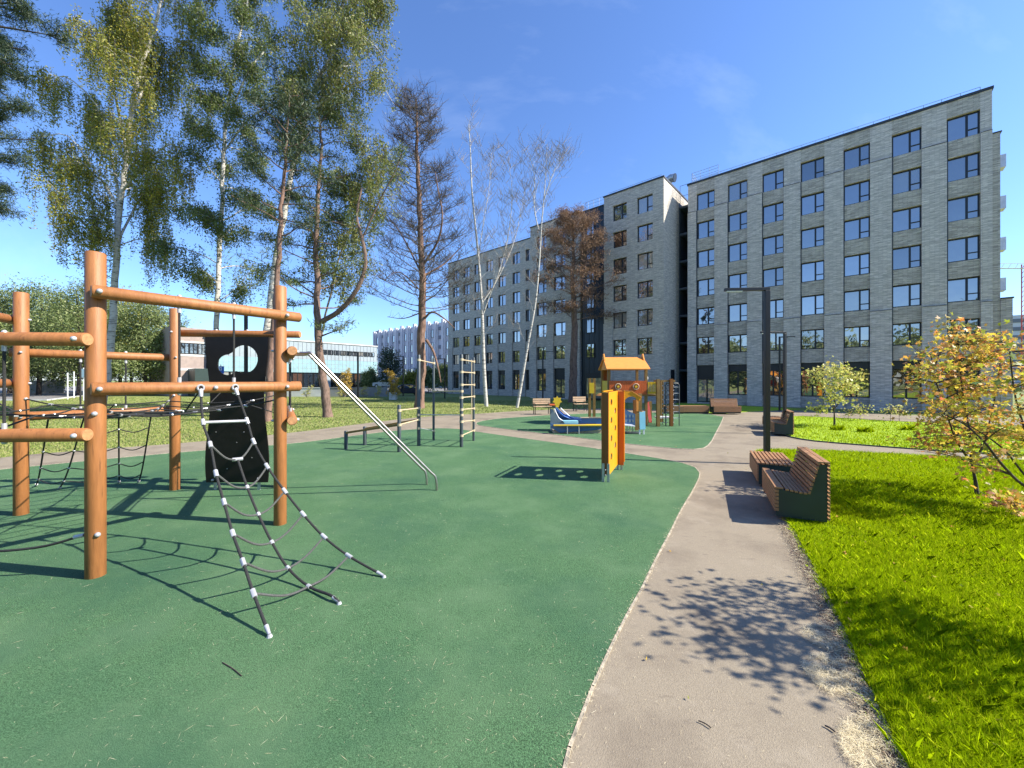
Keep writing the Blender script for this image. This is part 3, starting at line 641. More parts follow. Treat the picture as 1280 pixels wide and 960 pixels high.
# right far block
rb = thing('housing_block', 'distant striped white high rise seen past the right end of the grey building', 'housing block', (150, 112, 0), R(-35))
mb = MB(); mb.box(-4, 30, 0, 14, 0, 21); mb.build('wall', 'white_far', rb)
for k in range(8): mb = MB(); mb.box(-4.01, 30.01, -.12, -.005, 2.0+k*2.4, 3.1+k*2.4); mb.build('window_band', 'grey_far', rb)
tw = thing('crane', 'thin red construction crane mast at the right edge behind the building', 'crane', (110.2, 83, 0))
mb = MB()
for dx, dy in ((0, 0), (.9, 0), (.9, .9), (0, .9)): mb.beam((dx, dy, 0), (dx, dy, 27), .14, .14, (1, 0, 0))
for k in range(26): z = k*1.04; mb.beam((0, 0, z), (.9, 0, z+1.0), .07, .07); mb.beam((0, .9, z), (0, 0, z+1.0), .07, .07); mb.beam((.9, 0, z), (.9, .9, z+1.0), .07, .07)
mb.build('mast', 'red_paint', tw)
mb = MB(); mb.beam((-9, .45, 26), (24, .45, 26), .5, .12); mb.beam((-9, .45, 27), (20, .45, 27.2), .1, .1)
for k in range(20): mb.beam((-8+k*1.5, .45, 26), (-7.3+k*1.5, .45, 27.05), .07, .07)
mb.build('jib', 'white_conc', tw)
# fence panels left
for i, (x0, x1) in enumerate(((33, 52), (52, 80))):
    f_ = thing('fence_panel', ('pale board fence panel under the wood at far left', 'grey wire mesh fence panel next to the pale board panel')[i], 'fence', G(x0, 491.5), 0, 'fence panels at the parking edge')
    p, q = G(x0, 491.5), G(x1, 491.5); mb = MB(); mb.beam(p+Vector((0, 0, 1.0)), q+Vector((0, 0, 1.0)), .06, 1.9); mb.build('infill', ('pale_panel', 'grey_conc')[i], f_, world=True)
    mb = MB()
    for c in (p, q): mb.beam(c, c+Vector((0, 0, 2.1)), .12, .12, (1, 0, 0))
    mb.build('post', 'galv', f_, world=True)
# ================================================= CLIMBING FRAME
CFP = {'A': (-4.25, 3.96), 'C': (-3.22, 5.39), 'F': (-4.34, 7.26), 'D': (-6.15, 7.08), 'B': (-7.3, 5.77), 'E': (-6.3, 3.82)}
CFP = {k: Vector((x, y, 0)) for k, (x, y) in CFP.items()}
CTR = sum(CFP.values(), Vector())/6
cf = thing('climbing_frame', 'large hexagonal log climbing frame with black rope nets and metal rails on the green rubber', 'climbing frame', CTR)
def log(name, p, q, r, par, n=20):
    "round log with chamfered ends; end faces get the cut-wood material"
    p, q = Vector(p), Vector(q); d = (q-p).normalized(); mb = MB()
    mb.tube([p, p+d*.012, q-d*.012, q], [r-.01, r, r, r-.01], n, caps=False)
    k = len(mb.v); mb.cm = 1; mb.add([mb.v[i] for i in range(n)], [tuple(range(n-1, -1, -1))]); mb.add([mb.v[3*n+i] for i in range(n)], [tuple(range(n))])
    return mb.build(name, ['log', 'log_end'], par, world=True, smooth=True)
def bolts(par, pts, r=.024, name='bolt_cap'):
    for p, d in pts:
        p, d = Vector(p), Vector(d).normalized(); mb = MB(); mb.tube([p, p+d*.012, p+d*.024, p+d*.031], [r, r, r*.8, r*.3], 10); mb.build(name, 'alu', par, world=True, smooth=True)
POST = {}
for k, p in CFP.items():
    POST[k] = log('post', p+Vector((0, 0, -.05)), p+Vector((0, 0, 3.3 if k != 'F' else 3.1)), .079, cf)
BM = {}
def side(a, b, zs, ea=.14, eb=.14):
    p, q = CFP[a], CFP[b]; d = (q-p).normalized(); n = Vector((d.y, -d.x, 0))
    if n.dot((p+q)/2-CTR) < 0: n = -n
    for z in zs:
        pa = p+n*.14-d*ea+Vector((0, 0, z)); qa = q+n*.14+d*eb+Vector((0, 0, z)); bm_ = log('log_beam', pa, qa, .066, cf); BM[(a+b, z)] = (pa, qa, d, n)
        bolts(bm_, [(p+n*.204+Vector((0, 0, z)), n), (q+n*.204+Vector((0, 0, z)), n)])
        bolts(POST[a], [(p-n*.078+Vector((0, 0, z)), -n)], .018); bolts(POST[b], [(q-n*.078+Vector((0, 0, z)), -n)], .018)
    L = (q-p).length; hi, lo = max(zs), min(zs)
    for fr in (.36, .66):
        c = p+d*(L*fr)+n*.14; mb = MB(); mb.tube([c+Vector((0, 0, hi-.06)), c+Vector((0, 0, lo+.06))], .012, 7); r_ = mb.build('hanging_rope', 'rope', cf, world=True, smooth=True)
        mb = MB()
        for z, s in ((hi, -1), (lo, 1)): mb.tube([c+Vector((0, 0, z+s*.058)), c+Vector((0, 0, z+s*.12))], .019, 8); mb.ball(c+Vector((0, 0, z-s*.066)), .022, 8, 4)
        mb.build('rope_fitting', 'alu', r_, world=True, smooth=True)
side('A', 'C', (2.88, 1.91), .05, .2); side('C', 'F', (2.4, 1.44)); side('F', 'D', (2.87, 1.91), .3, .1); side('D', 'B', (2.41, 1.45), .05, .12); side('B', 'E', (2.9, 1.95)); side('E', 'A', (2.4, 1.46), .1, .06)
# spider net inside the hexagon
cords = MB(); fit = MB(); NZ = 1.62; order = 'ACFDBE'
c0 = CTR+Vector((0, 0, NZ-.10))
sp = []
for k in order:
    p = CFP[k]; d = (CTR-p); L = d.length; d.normalize(); st = p+d*.08+Vector((0, 0, NZ+.10)); sp.append((st, c0)); bolts(POST[k], [(p+d*.076+Vector((0, 0, NZ+.1)), d)], .022, 'eye_bolt')
    cords.tube([st.lerp(c0, t) - Vector((0, 0, .06*math.sin(math.pi*t))) for t in np.linspace(0, 1, 8)], .0105, 6)
def spoke(i, t): a, b = sp[i % 6]; return a.lerp(b, t)-Vector((0, 0, .06*math.sin(math.pi*t)))
for t in (.22, .42, .6, .78):
    for i in range(6):
        a, b = spoke(i, t), spoke(i+1, t); mid = a.lerp(b, .5)+(c0-a.lerp(b, .5))*.05-Vector((0, 0, .03)); cords.tube(spline([a, mid, b], 4), .0095, 6)
        d = (sp[i][1]-sp[i][0]).normalized(); fit.tube([a-d*.03, a+d*.03], .017, 8)
        if t < .5: fit.ball(mid, .016, 7, 4)
for i in range(6):
    m1 = spoke(i, .22).lerp(spoke(i+1, .22), .5); 
    a, b = CFP[order[i]], CFP[order[(i+1) % 6]]; e = a.lerp(b, .5); zlow = min(z for (kk, z) in BM if set(kk) == set(order[i]+order[(i+1) % 6]))
    e = e+Vector((0, 0, zlow)); cords.tube([m1-Vector((0, 0, .03)), e], .0095, 6); fit.tube([e.lerp(m1, .06), e.lerp(m1, .14)], .02, 8)
nn_ = cords.build('spider_net', 'rope', cf, world=True, smooth=True); fit.build_each('net_connector', 'alu', nn_, world=True, smooth=True)
# ropes fitted in vertical planes: keep the photo pixel, solve depth on the plane through both ends
def onplane(px, a, b):
    a, b = Vector(a), Vector(b); d = b-a; n = Vector((d.y, -d.x, 0)); r = Vector(((px[0]-640)/FP, 1, (HOR-px[1])/FP)); c = Vector((0, 0, HC))
    t = n.dot(a-c)/n.dot(r); return c+r*t
pa, qa, dd, nn1 = BM[('AC', 1.91)]
def onbeam(x):
    q = (x-640)/FP; s = (q*pa.y-pa.x)/(dd.x-q*dd.y); return pa+dd*s+nn1*.07+Vector((0, 0, -.0))
tL, tR = onbeam(248), onbeam(291)
gL, gM, gR = G(337, 794, .015), G(424, 753, .015), G(480, 720, .015)
pL = [(254, 528), (263, 556), (270, 592), (280, 628), (291, 667), (304, 703), (317, 742)]
pR = [(309, 526), (317, 552), (334, 583), (356, 614), (379, 643), (405, 671), (436, 695)]
KL = [tL]+[onplane(p, tL, gL) for p in pL]+[gL]; KR = [tR]+[onplane(p, tR, gR) for p in pR]+[gR]
m0 = onplane((297, 574), (tL+tR)/2, gM); pM = [(309, 609), (323, 643), (340, 678), (360, 710), (386, 733), (413, 744)]
KM = [m0]+[onplane(p, (tL+tR)/2, gM) for p in pM]+[gM]
ramp = MB()
for K in (KL, KR, KM): ramp.tube(spline(K, 4), .0125, 8)
rp = ramp.build('climbing_net', 'rope', cf, world=True, smooth=True)
cr = MB(); ft = MB()
def sagrope(a, b, m_=None, s=.05, mb=cr):
    mid = m_ if m_ is not None else a.lerp(b, .5)-Vector((0, 0, s))
    if m_ is None: mb.tube(spline([a, mid, b], 5), .0105, 7)
    else:
        q1 = a.lerp(mid, .55)-Vector((0, 0, .055)); q2 = mid.lerp(b, .45)-Vector((0, 0, .04)); mb.tube(spline([a, q1, mid, q2, b], 5), .0105, 7)
def ferr(mb, K, i, r=.021, l=.04):
    d = (K[min(i+1, len(K)-1)]-K[i-1]).normalized(); mb.tube([K[i]-d*l, K[i]+d*l], r, 9)
sagrope(KL[2], KR[2], m0)
for i in range(6): sagrope(KL[3+i] if 3+i < 9 else KL[-1], KR[3+i] if 3+i < 9 else KR[-1], KM[1+i]) if i < 5 else None
for i in range(1, 8): ferr(ft, KL, i); ferr(ft, KR, i)
for i in range(1, 6): ferr(ft, KM, i, .02, .02); 
ft.tube([m0-Vector((.04, .03, 0)), m0+Vector((.04, .03, 0))], .02, 8)
for K in (KL, KR, KM):
    d = (K[-2]-K[-1]).normalized(); ft.tube([K[-1], K[-1]+d*.09], [.012, .018], 9); ft.tube([K[-1]-Vector((0, 0, .02)), K[-1]+Vector((0, 0, .006))], [.026, .014], 8)
for K, t0 in ((KL, tL), (KR, tR)):
    d = (K[1]-K[0]).normalized(); ft.tube([K[0]+d*.02, K[0]+d*.11], [.026, .019], 9)
    ring = [t0+dd*(.03*math.cos(a))+Vector((0, 0, .032*math.sin(a)))+nn1*.01 for a in np.linspace(0, 2*math.pi, 13)]; ft.tube(ring, .011, 6, caps=False)
ft.tube([KL[1], KR[1]], .017, 10)
cr.build('cross_rope', 'rope_grey', rp, world=True, smooth=True); ft.build_each('net_connector', 'alu', rp, world=True, smooth=True)
bolts(BM and cf, [(onbeam(267)-nn1*.004, nn1)])
# rear ramp net outside D-B
p1_, q1_, d1, n1_ = BM[('DB', 1.45)]
tops = [p1_.lerp(q1_, t) for t in (.18, .4, .6, .8)]; gr = [G(173, 604), G(149, 604.5), G(74, 612), G(45, 608)]
rr = MB(); fr_ = MB(); KK = []
for t_, g_ in zip(tops, gr):
    g_ = g_+Vector((0, 0, .012)); K = [t_.lerp(g_, s)-Vector((0, 0, .22*math.sin(math.pi*s)*s)) for s in np.linspace(0, 1, 6)]; KK.append(K); rr.tube(spline(K, 3), .0115, 6)
    fr_.tube([K[-1], K[-1].lerp(K[-2], .25)], .02, 8); fr_.tube([K[0], K[0].lerp(K[1], .2)], .02, 8)
for i in range(1, 5):
    for j in range(3):
        a, b = KK[j][i], KK[j+1][i]; rr.tube(spline([a, a.lerp(b, .5)-Vector((0, 0, .07)), b], 4), .0095, 6); fr_.ball(b, .02, 7, 4)
rr = rr.build('climbing_net', 'rope', cf, world=True, smooth=True); fr_.build_each('net_connector', 'alu', rr, world=True, smooth=True)
# low rope along E-A
mb = MB(); a = CFP['A']+Vector((-.08, -.03, .43)); b = CFP['E']+Vector((.08, .02, .43)); mb.tube(spline([a, a.lerp(b, .25)-Vector((0, 0, .12)), a.lerp(b, .6)-Vector((0, 0, .14)), b], 5), .0125, 7); lr = mb.build('low_rope', 'rope', cf, world=True, smooth=True)
mb = MB(); mb.tube([a, a.lerp(b, .05)-Vector((0, 0, .02))], .02, 8); mb.build('rope_fitting', 'alu', lr, world=True)
bolts(POST['A'], [(CFP['A']+Vector((.066, -.044, .44)), (.83, -.55, 0)), (CFP['A']+Vector((.052, -.058, 1.66)), (.67, -.74, 0))])
# black panel with cloud hole (grid rasterised by columns between outline and hole)
PX, PZ = 1.20, 2.80; pf, qf, df, nf = BM[('FD', 2.87)]
org = G(258, 602, .10); 
Yp = 7.02; xL = (258-640)/FP*Yp; xR = (334-640)/FP*Yp; Wd = xR-xL; zb, zt = HC-(603-475)/FP*Yp, 2.79
def cloudz(x):
    "hole span at horizontal position x (photo pixels)"
    circ = [(304.5, 449, 17.5), (284, 456, 12.8), (293, 452, 12)]
    s = [(cy-math.sqrt(r*r-(x-cx)**2), cy+math.sqrt(r*r-(x-cx)**2)) for cx, cy, r in circ if abs(x-cx) < r]
    return (min(a for a, b in s), max(b for a, b in s)) if s else None
def Z(y): return HC+(HOR-y)/FP*Yp
def X_(x): return (x-640)/FP*Yp
mb = MB(); nxs = 152; y0p, y1p = Yp, Yp+.022
ztop = Z(421); rows_ = 40
def edge(z, s):
    t = (z-zb)/(ztop-zb); return s*(.045*math.sin(t*math.pi*2.3+.6)-.02)
xs = [258+76*i/nxs for i in range(nxs+1)]; cols_ = []
for i in range(nxs):
    xm = (xs[i]+xs[i+1])/2; u = i/nxs; h_ = cloudz(xm); segs = [(zb, ztop)]
    if h_: segs = [(zb, Z(h_[1])), (Z(h_[0]), ztop)]
    for (za, zc) in segs: cols_.append((i, za, zc))
V = []; Fc = []
def PT(x, z):
    u = (x-296)/38.; return X_(x)+ (abs(u)**6)*math.copysign(1, u)*edge(z, 1)
mb2 = MB()
for i, za, zc in cols_:
    n_ = max(1, int((zc-za)/.09))
    for j in range(n_):
        z0, z1 = lerp(za, zc, j/n_), lerp(za, zc, (j+1)/n_); a, b = xs[i], xs[i+1]
        k0 = len(mb2.v)
        mb2.v += [(PT(a, z0), y0p, z0), (PT(b, z0), y0p, z0), (PT(b, z1), y0p, z1), (PT(a, z1), y0p, z1)]; mb2.f.append((k0, k0+1, k0+2, k0+3)); mb2.mi.append(0)
pn = mb2.build('climbing_panel', 'black_panel', cf, world=True)
import bmesh
b_ = bmesh.new(); b_.from_mesh(pn.data); bmesh.ops.remove_doubles(b_, verts=b_.verts, dist=.0004)
r_ = bmesh.ops.extrude_face_region(b_, geom=b_.faces[:]); bmesh.ops.translate(b_, verts=[g for g in r_['geom'] if isinstance(g, bmesh.types.BMVert)], vec=(0, .022, 0)); bmesh.ops.recalc_face_normals(b_, faces=b_.faces[:]); b_.to_mesh(pn.data); b_.free()
mb = MB()
for x, y in ((270, 540), (296, 553), (315, 572), (284, 586), (268, 575), (305, 540)): mb.tube([(X_(x), y0p-.004, Z(y)), (X_(x), y0p+.001, Z(y))], .008, 8)
mb.build('panel_screw', 'alu', pn, world=True)
mb = MB()
for x in (267, 322): mb.beam((X_(x), Yp+.04, Z(594)), (X_(x), Yp+.04, .0), .05, .012, (0, 1, 0))
mb.build_each('panel_foot', 'galv', pn, world=True); bolts(pn, [((X_(266), y0p, Z(600)), (0, -1, 0)), ((X_(323), y0p, Z(598)), (0, -1, 0))], .02)
# two steel rails down to the rubber
pa2, qa2, d2, n2_ = BM[('CF', 2.4)]
for (b0, kn, foot, y0_) in ((.33, (397, 447.5), (546, 613), (544, 594)), (.52, (388, 446.5), (533.5, 606), (530, 586))):
    s0 = pa2.lerp(qa2, b0)+Vector((0, 0, .02)); g = G(*foot); top = Vector((s0.x+.30, s0.y+.03, s0.z)); q = Vector((g.x-.03, g.y, g.z+.25))
    r0 = spline([q+(top-q).normalized()*.10, q, q-Vector((-.02, 0, .1))], 4)
    path = [s0, s0+(top-s0)*.7]+spline([s0+(top-s0)*.75, top, top+(q-top).normalized()*.14], 4)+[q+(top-q).normalized()*.12]+spline([q+(top-q).normalized()*.11, q, g+Vector((-.004, 0, .12))], 4)+[g]
    MB().tube(path, .021, 12).build('steel_rail', 'steel', cf, world=True, smooth=True)

# ================================================= OUTDOOR GYM FRAME
gy = thing('exercise_frame', 'dark post gym frame with beige pull up bars and low balance rails', 'exercise frame', G(523.5, 557))
gposts = {'a': (432.5, 561.4, 538.5), 'b': (456, 556.4, 533), 'c': (499, 565, 506), 'd': (523.5, 557.2, 443.5), 'e': (542, 549.6, 447.4), 'f': (576.8, 558.7, 443), 'g': (592, 551, 447)}
GQ = {}
for k, (x, y, yt) in gposts.items():
    g = G(x, y); h_ = HC+(HOR-yt)/FP*g.y; r = .052 if k in 'abcdf' else .04; GQ[k] = (g, h_)
    MB().tube([g, g+Vector((0, 0, h_-.02)), g+Vector((0, 0, h_))], [r, r, r*.75], 14).build('post', 'dark_post', gy, world=True, smooth=True)
def up(k, z): return GQ[k][0]+Vector((0, 0, z))
def zat(k, y): return HC+(HOR-y)/FP*GQ[k][0].y
def rung(a, za, b, zb, r=.018, m='beige', nm='rung'):
    o = MB().tube([up(a, za), up(b, zb)], r, 8).build(nm, m, gy, world=True, smooth=True)
    mb = MB()
    for k, z in ((a, za), (b, zb)): mb.tube([up(k, z-.035), up(k, z+.035)], .062 if k in 'abcdf' else .05, 12)
    mb.build('clamp', 'beige', o, world=True, smooth=True)
rung('d', zat('d', 450), 'e', zat('e', 454)); rung('e', zat('e', 489), 'f', zat('f', 489)); rung('d', zat('d', 518.5), 'f', zat('f', 518.7), .014, 'galv')
rung('d', zat('d', 535), 'e', zat('e', 538.5), .014, 'galv'); rung('c', zat('c', 513), 'd', zat('d', 510))
for y, yg in ((449.5, 452), (465, 466), (481, 481), (497, 495.5), (512, 510.5), (527, 525.5), (544.5, 538)): rung('f', zat('f', y), 'g', zat('g', yg), .017)
mb = MB(); c = up('f', 0).lerp(up('g', 0), .82); mb.tube([c+Vector((0, 0, .35)), c+Vector((0, 0, zat('g', 450)))], .014, 7); mb.build('side_tube', 'beige', gy, world=True)
for (a, za, b, zb) in (('a', zat('a', 541), 'c', zat('c', 531)), ('b', zat('b', 536), 'd', zat('d', 524.5))):
    MB().beam(up(a, za), up(b, zb), .09, .06).build('balance_rail', 'post_wood', gy, world=True)
rung('c', zat('c', 531), 'd', zat('d', 524.5), .02)

# ================================================= ORANGE CLIMBING WALL
n0 = G(761, 602); f0 = G(772.3, 587); dw = (f0-n0); Lw = dw.length; dw.normalize(); rt = Vector((dw.y, -dw.x, 0)); rt = rt if rt.x > 0 else -rt
cw = thing('climbing_wall', 'yellow climbing board with oval grip holes and orange end boards standing alone on the rubber', 'climbing wall', n0)
top = 1.76; Wn = .27
# face with two staggered rows of oval holes
b_ = bmesh.new(); holes = [(.28*Lw, .42), (.66*Lw, .62), (.28*Lw, .82), (.66*Lw, 1.02), (.28*Lw, 1.22), (.66*Lw, 1.36), (.28*Lw, 1.55)]
holes = [(Lw*.27, .44+.37*i) for i in range(4)]+[(Lw*.70, .60+.37*i) for i in range(3)]
nx_, nz_ = 66, 110
def inh(u, z):
    return any(((u-a)/.105)**2+((z-c)/.066)**2 < 1 for a, c in holes)
vv = {}
def gv(i, j):
    if (i, j) not in vv: vv[(i, j)] = b_.verts.new(dw*(Lw*i/nx_)+Vector((0, 0, .12+(top-.12)*j/nz_)))
    return vv[(i, j)]
for i in range(nx_):
    for j in range(nz_):
        if not inh((i+.5)/nx_*Lw, .12+(top-.12)*(j+.5)/nz_): b_.faces.new([gv(i, j), gv(i+1, j), gv(i+1, j+1), gv(i, j+1)])
r_ = bmesh.ops.extrude_face_region(b_, geom=b_.faces[:]); bmesh.ops.translate(b_, verts=[g for g in r_['geom'] if isinstance(g, bmesh.types.BMVert)], vec=-rt*.02); bmesh.ops.recalc_face_normals(b_, faces=b_.faces[:])
me = bpy.data.meshes.new('grip_board'); b_.to_mesh(me); b_.free(); me.materials.append(M['yellow_ply']); ob = bpy.data.objects.new('grip_board', me); sc.collection.objects.link(ob); ob.parent = cw; ROOTM[ob.name] = ROOTM[cw.name]
MB().prism([(0, 0), (.135, 0), (.135, 1.62), (0, 1.62)], n0-dw*.022+Vector((0, 0, .13)), -rt, (0, 0, 1), -dw*.022).build('end_board', 'brown_ply', cw, world=True)
MB().prism([(0, 0), (.125, 0), (.125, 1.64), (0, 1.64)], n0+dw*(Lw-.02)+rt*.004+Vector((0, 0, .11)), rt, (0, 0, 1), dw*.022).build('end_board', 'orange_ply', cw, world=True)
MB().prism([(0, 0), (.02, 0), (.02, 1.58), (0, 1.58)], n0+dw*(Lw-.025)+rt*.13+Vector((0, 0, .19)), rt, (0, 0, 1), dw*.03).build('edge_strip', 'yellow_ply', cw, world=True)
MB().prism([(0, 0), (Lw*.98, 0), (Lw*.98, .03), (0, .03)], n0+Vector((0, 0, top+.002))-rt*.13, dw, rt, (0, 0, .02)).build('top_rail', 'yellow_ply', cw, world=True)
mb = MB()
for s in (n0-rt*.10-dw*.05, n0-dw*.05, n0+dw*Lw+rt*.08, n0+dw*(Lw+.01)): mb.beam(s, s+Vector((0, 0, .36)), .05, .012, dw)
mb.build('foot', 'galv', cw, world=True)
bolts(cw, [(n0-rt*.05-dw*.05+Vector((0, 0, .24)), -dw), (n0-rt*.05-dw*.05+Vector((0, 0, .14)), -dw)], .012)

# ================================================= FAR PLAYGROUND
def pw(x, Y): return (x-640)/FP*Y
def star(c, r0, r1, n, th, name, m, par, ax=(1, 0, 0), ay=(0, 0, 1)):
    poly = [((r0 if k % 2 == 0 else r1)*math.sin(math.pi*k/n), (r0 if k % 2 == 0 else r1)*math.cos(math.pi*k/n)) for k in range(2*n)]
    return MB().prism(poly, c, ax, ay, th).build(name, m, par, world=True)
# tower with gabled roof
TY = 17.2; ph = thing('playhouse_tower', 'wooden play tower with bright orange gabled roof and red railings on the far rubber', 'play tower', (pw(784, TY), TY+.5, 0))
x0, x1 = pw(761, TY), pw(807.5, TY); dp = 1.25; mb = MB()
zf = HC-(493-475)/FP*TY; ze = HC+(475-462)/FP*TY; zr = HC+(475-447.5)/FP*(TY+.6)
for x in (x0, x1):
    for y in (TY, TY+dp): MB().beam((x, y, 0), (x, y, ze+.05), .11, .11, (1, 0, 0)).build('post', 'post_wood', ph, world=True)
MB().box(x0-.1, x1+.1, TY-.08, TY+dp+.08, zf-.08, zf).build('platform', 'post_wood', ph, world=True)
zt_ = HC-(476-475)/FP*TY
rl = MB(); n_ = 22
for i in range(n_): a = x0+(x1-x0)*i/n_; rl.box(a+.004, a+(x1-x0)/n_-.004, TY-.09, TY-.06, zf+.0, zt_)
rl.box(x0, x1, TY-.058, TY-.03, zt_-.1, zt_-.02); rlo = rl.build('railing', 'red_ply', ph, world=True)
MB().box(x0-.02, x0+.02, TY, TY+dp, zf, zt_).build('side_railing', 'yellow_toy', ph, world=True)
MB().box(x0, x1, TY+dp+.05, TY+dp+.08, zf, zt_).build('rear_railing', 'red_ply', ph, world=True)
MB().box(x0+.0, x0+.4, TY+dp+.02, TY+dp+.045, zf, ze).build('rear_window_board', 'brown_ply', ph, world=True)
for x in (772.7, 795):
    c = Vector((pw(x, TY-.1), TY-.10, HC-(483.2-475)/FP*TY)); mb = MB()
    mb.tube([c+Vector((.125*math.cos(a), 0, .125*math.sin(a))) for a in np.linspace(0, 2*math.pi, 17)], .022, 6, caps=False); fl = mb.build('porthole_ring', 'beige', ph, world=True)
    star(c+Vector((0, -.01, 0)), .08, .035, 5, (0, -.02, 0), 'flower', 'yellow_toy', fl)
# roof slabs: ridge along x
xr0, xr1 = pw(754, TY+.6)-.0, pw(804, TY+.6); xe0, xe1 = pw(759.5, TY-.15), pw(810, TY-.15)
for s, nm in ((-1, 'roof'), (1, 'roof')):
    ye = TY+dp/2+s*(dp/2+.22); v = [(xr0, TY+dp/2, zr), (xr1, TY+dp/2, zr), (xr1+.04, ye, ze), (xr0-.04, ye, ze)]
    mb = MB(); mb.add(v+[(a, b, c+.035) for a, b, c in v], [(3, 2, 1, 0), (4, 5, 6, 7), (0, 1, 5, 4), (1, 2, 6, 5), (2, 3, 7, 6), (3, 0, 4, 7)]); ro = mb.build('roof', 'roof_orange', ph, world=True)
for x in (xr0, xr1): MB().prism([(-.62, -.0), (.62, 0), (0, zr-ze-.02)], (x+(.05 if x == xr0 else -.05), TY+dp/2, ze), (0, 1, 0), (0, 0, 1), (.025, 0, 0)).build('gable', 'orange_wood', ph, world=True)
for x in (xr0, xr1-.05): MB().prism([(-.22, -.12), (.22, -.12), (.05, .17), (-.05, .17)], (x, TY+dp/2-.02, zr+.02), (0, 1, 0), (0, 0, 1), (.05, 0, 0)).build('ridge_ornament', 'orange_wood', ph, world=True)
# bridge with yellow pickets to the right, post, pale slide chute
xb0, xb1 = x1+.06, pw(822, TY); br = MB(); k = 0
for i in range(7): a = lerp(xb0, xb1, i/7); br.box(a+.01, a+.042, TY-.07, TY-.04, zf+.02, zt_-.05)
br.box(xb0, xb1, TY-.039, TY-.015, zf+.03, zf+.12); br.box(xb0, xb1, TY-.039, TY-.015, zt_-.16, zt_-.05); br.build('picket_railing', 'yellow_toy', ph, world=True)
MB().box(xb0, xb1+.1, TY-.0, TY+.9, zf-.08, zf-.01).build('bridge_deck', 'post_wood', ph, world=True)
for x, y, h_, m in ((822.5, TY-.5, HC-(474-475)/FP*TY, 'post_wood'), (812.5, TY+.9, 1.0, 'post_wood'), (839, TY-.4, HC+(475-475)/FP*TY+.05, 'brown_ply'), (827, TY+1.2, 2.0, 'post_wood')):
    MB().beam((pw(x, y), y, 0), (pw(x, y), y, h_), .13, .13, (1, 0, 0)).build('post', m, ph, world=True)
MB().box(pw(822, TY), pw(840, TY), TY-.35, TY+.5, 1.92, 2.0).build('upper_beam', 'post_wood', ph, world=True)
mb = MB(); c = Vector((pw(809, TY), TY+.2, 0)); mb.tube([c+Vector((0, 0, zt_-.1)), c+Vector((.03, 0, zt_+.12)), c+Vector((-.02, 0, zt_+.38))], [.05, .09, .06], 8); mb.build('pennant', 'toy_white', ph, world=True, smooth=True)
mb = MB(); mb.beam((pw(815, TY), TY+.2, .1), (pw(814, TY), TY+.5, 1.0), .14, .04, (0, -1, 0)); mb.build('small_slide', 'red_paint', ph, world=True)
# climbing net with coloured grips
mb = MB(); g = MB(); na, nb = Vector((pw(825, TY), TY-.3, 0)), Vector((pw(838, TY), TY-.3, 0))
for i in range(4): p = na.lerp(nb, i/3); mb.tube([p+Vector((0, 0, .05)), p+Vector((0, 0, 1.95))], .012, 5)
for k in range(9):
    z = .15+.2*k; mb.tube([na+Vector((0, 0, z)), nb+Vector((0, 0, z))], .011, 5)
    for i in range(4): g.ball(na.lerp(nb, i/3)+Vector((0, -.01, z)), .03, 6, 4)
nt_ = mb.build('side_net', 'rope', ph, world=True); g.build('net_connector', 'alu', nt_, world=True)
# metal ladder arch
mb = MB(); LY = 16.9; a = Vector((pw(832, LY), LY, 0)); b = Vector((pw(849, LY), LY, 0)); zt2 = HC-(479-475)/FP*LY
mb.tube([a, a+Vector((0, 0, zt2-.08)), a+Vector((.06, 0, zt2)), b+Vector((-.06, 0, zt2)), b+Vector((0, 0, zt2-.08)), b], .02, 8)
mb.build('ladder_arch', 'dark_post', ph, world=True, smooth=True)
for i in range(6): z = zt2-.17-i*.27; MB().tube([a+Vector((0, 0, z)), b+Vector((0, 0, z))], .015, 6).build('ladder_rung', 'galv', ph, world=True)
MB().box(pw(826, TY)-.1, pw(840, TY)+.05, TY+.15, TY+.5, .28, .36).build('step', 'toy_white', ph, world=True)
# front play house with arch
HY = 14.6; hh = thing('playhouse', 'low yellow arched play house with cyan counter panel behind the climbing board', 'playhouse', (pw(790, HY), HY, 0))
def ppoly(pts, Y, th, name, m, par): return MB().prism([(pw(x, Y), HC+(475-y)/FP*Y) for x, y in pts], (0, Y, 0), (1, 0, 0), (0, 0, 1), (0, th, 0)).build(name, m, par, world=True)
arc = [(798.6-9.4-9.4*math.cos(a)+.0, 505-9.3*math.sin(a)) for a in np.linspace(0, math.pi*.86, 12)]
ppoly([(776, 505), (776, 489.5), (789, 489.5), (801.5, 496.8), (800, 500.6)]+[(x, y) for x, y in arc[::-1]], HY, .05, 'arch_gable', 'yellow_ply', hh)
ppoly([(749, 495), (752, 493), (778, 488.6), (778, 490.5)], HY+.3, .6, 'arch_roof', 'roof_orange', hh)
ppoly([(789, 489.2), (790, 488.5), (802.5, 496.2), (801.6, 497.2)], HY-.02, 1.1, 'arch_roof', 'roof_orange', hh)
ppoly([(795.6, 499.5), (798.2, 499.5), (798.2, 514), (795.6, 514)], HY, .06, 'porch_post', 'roof_orange', hh)
for x in (754.5, 800.5): ppoly([(x-2, 492), (x+2, 492), (x+2, 530), (x-2, 530)], HY+.9, .12, 'rear_post', 'post_wood', hh)
ppoly([(792, 500), (796, 500), (796, 518), (792, 518)], HY+.7, .1, 'rear_post', 'brown_ply', hh)
ppoly([(799.6, 515), (804, 515.2), (806.5, 514), (807, 536.5), (800, 537)], HY-.35, .05, 'cyan_panel', 'toy_cyan', hh)
ppoly([(779, 511), (794, 517.5), (794, 531.5), (779, 531)], HY-.1, .05, 'blue_wall', 'toy_blue', hh)
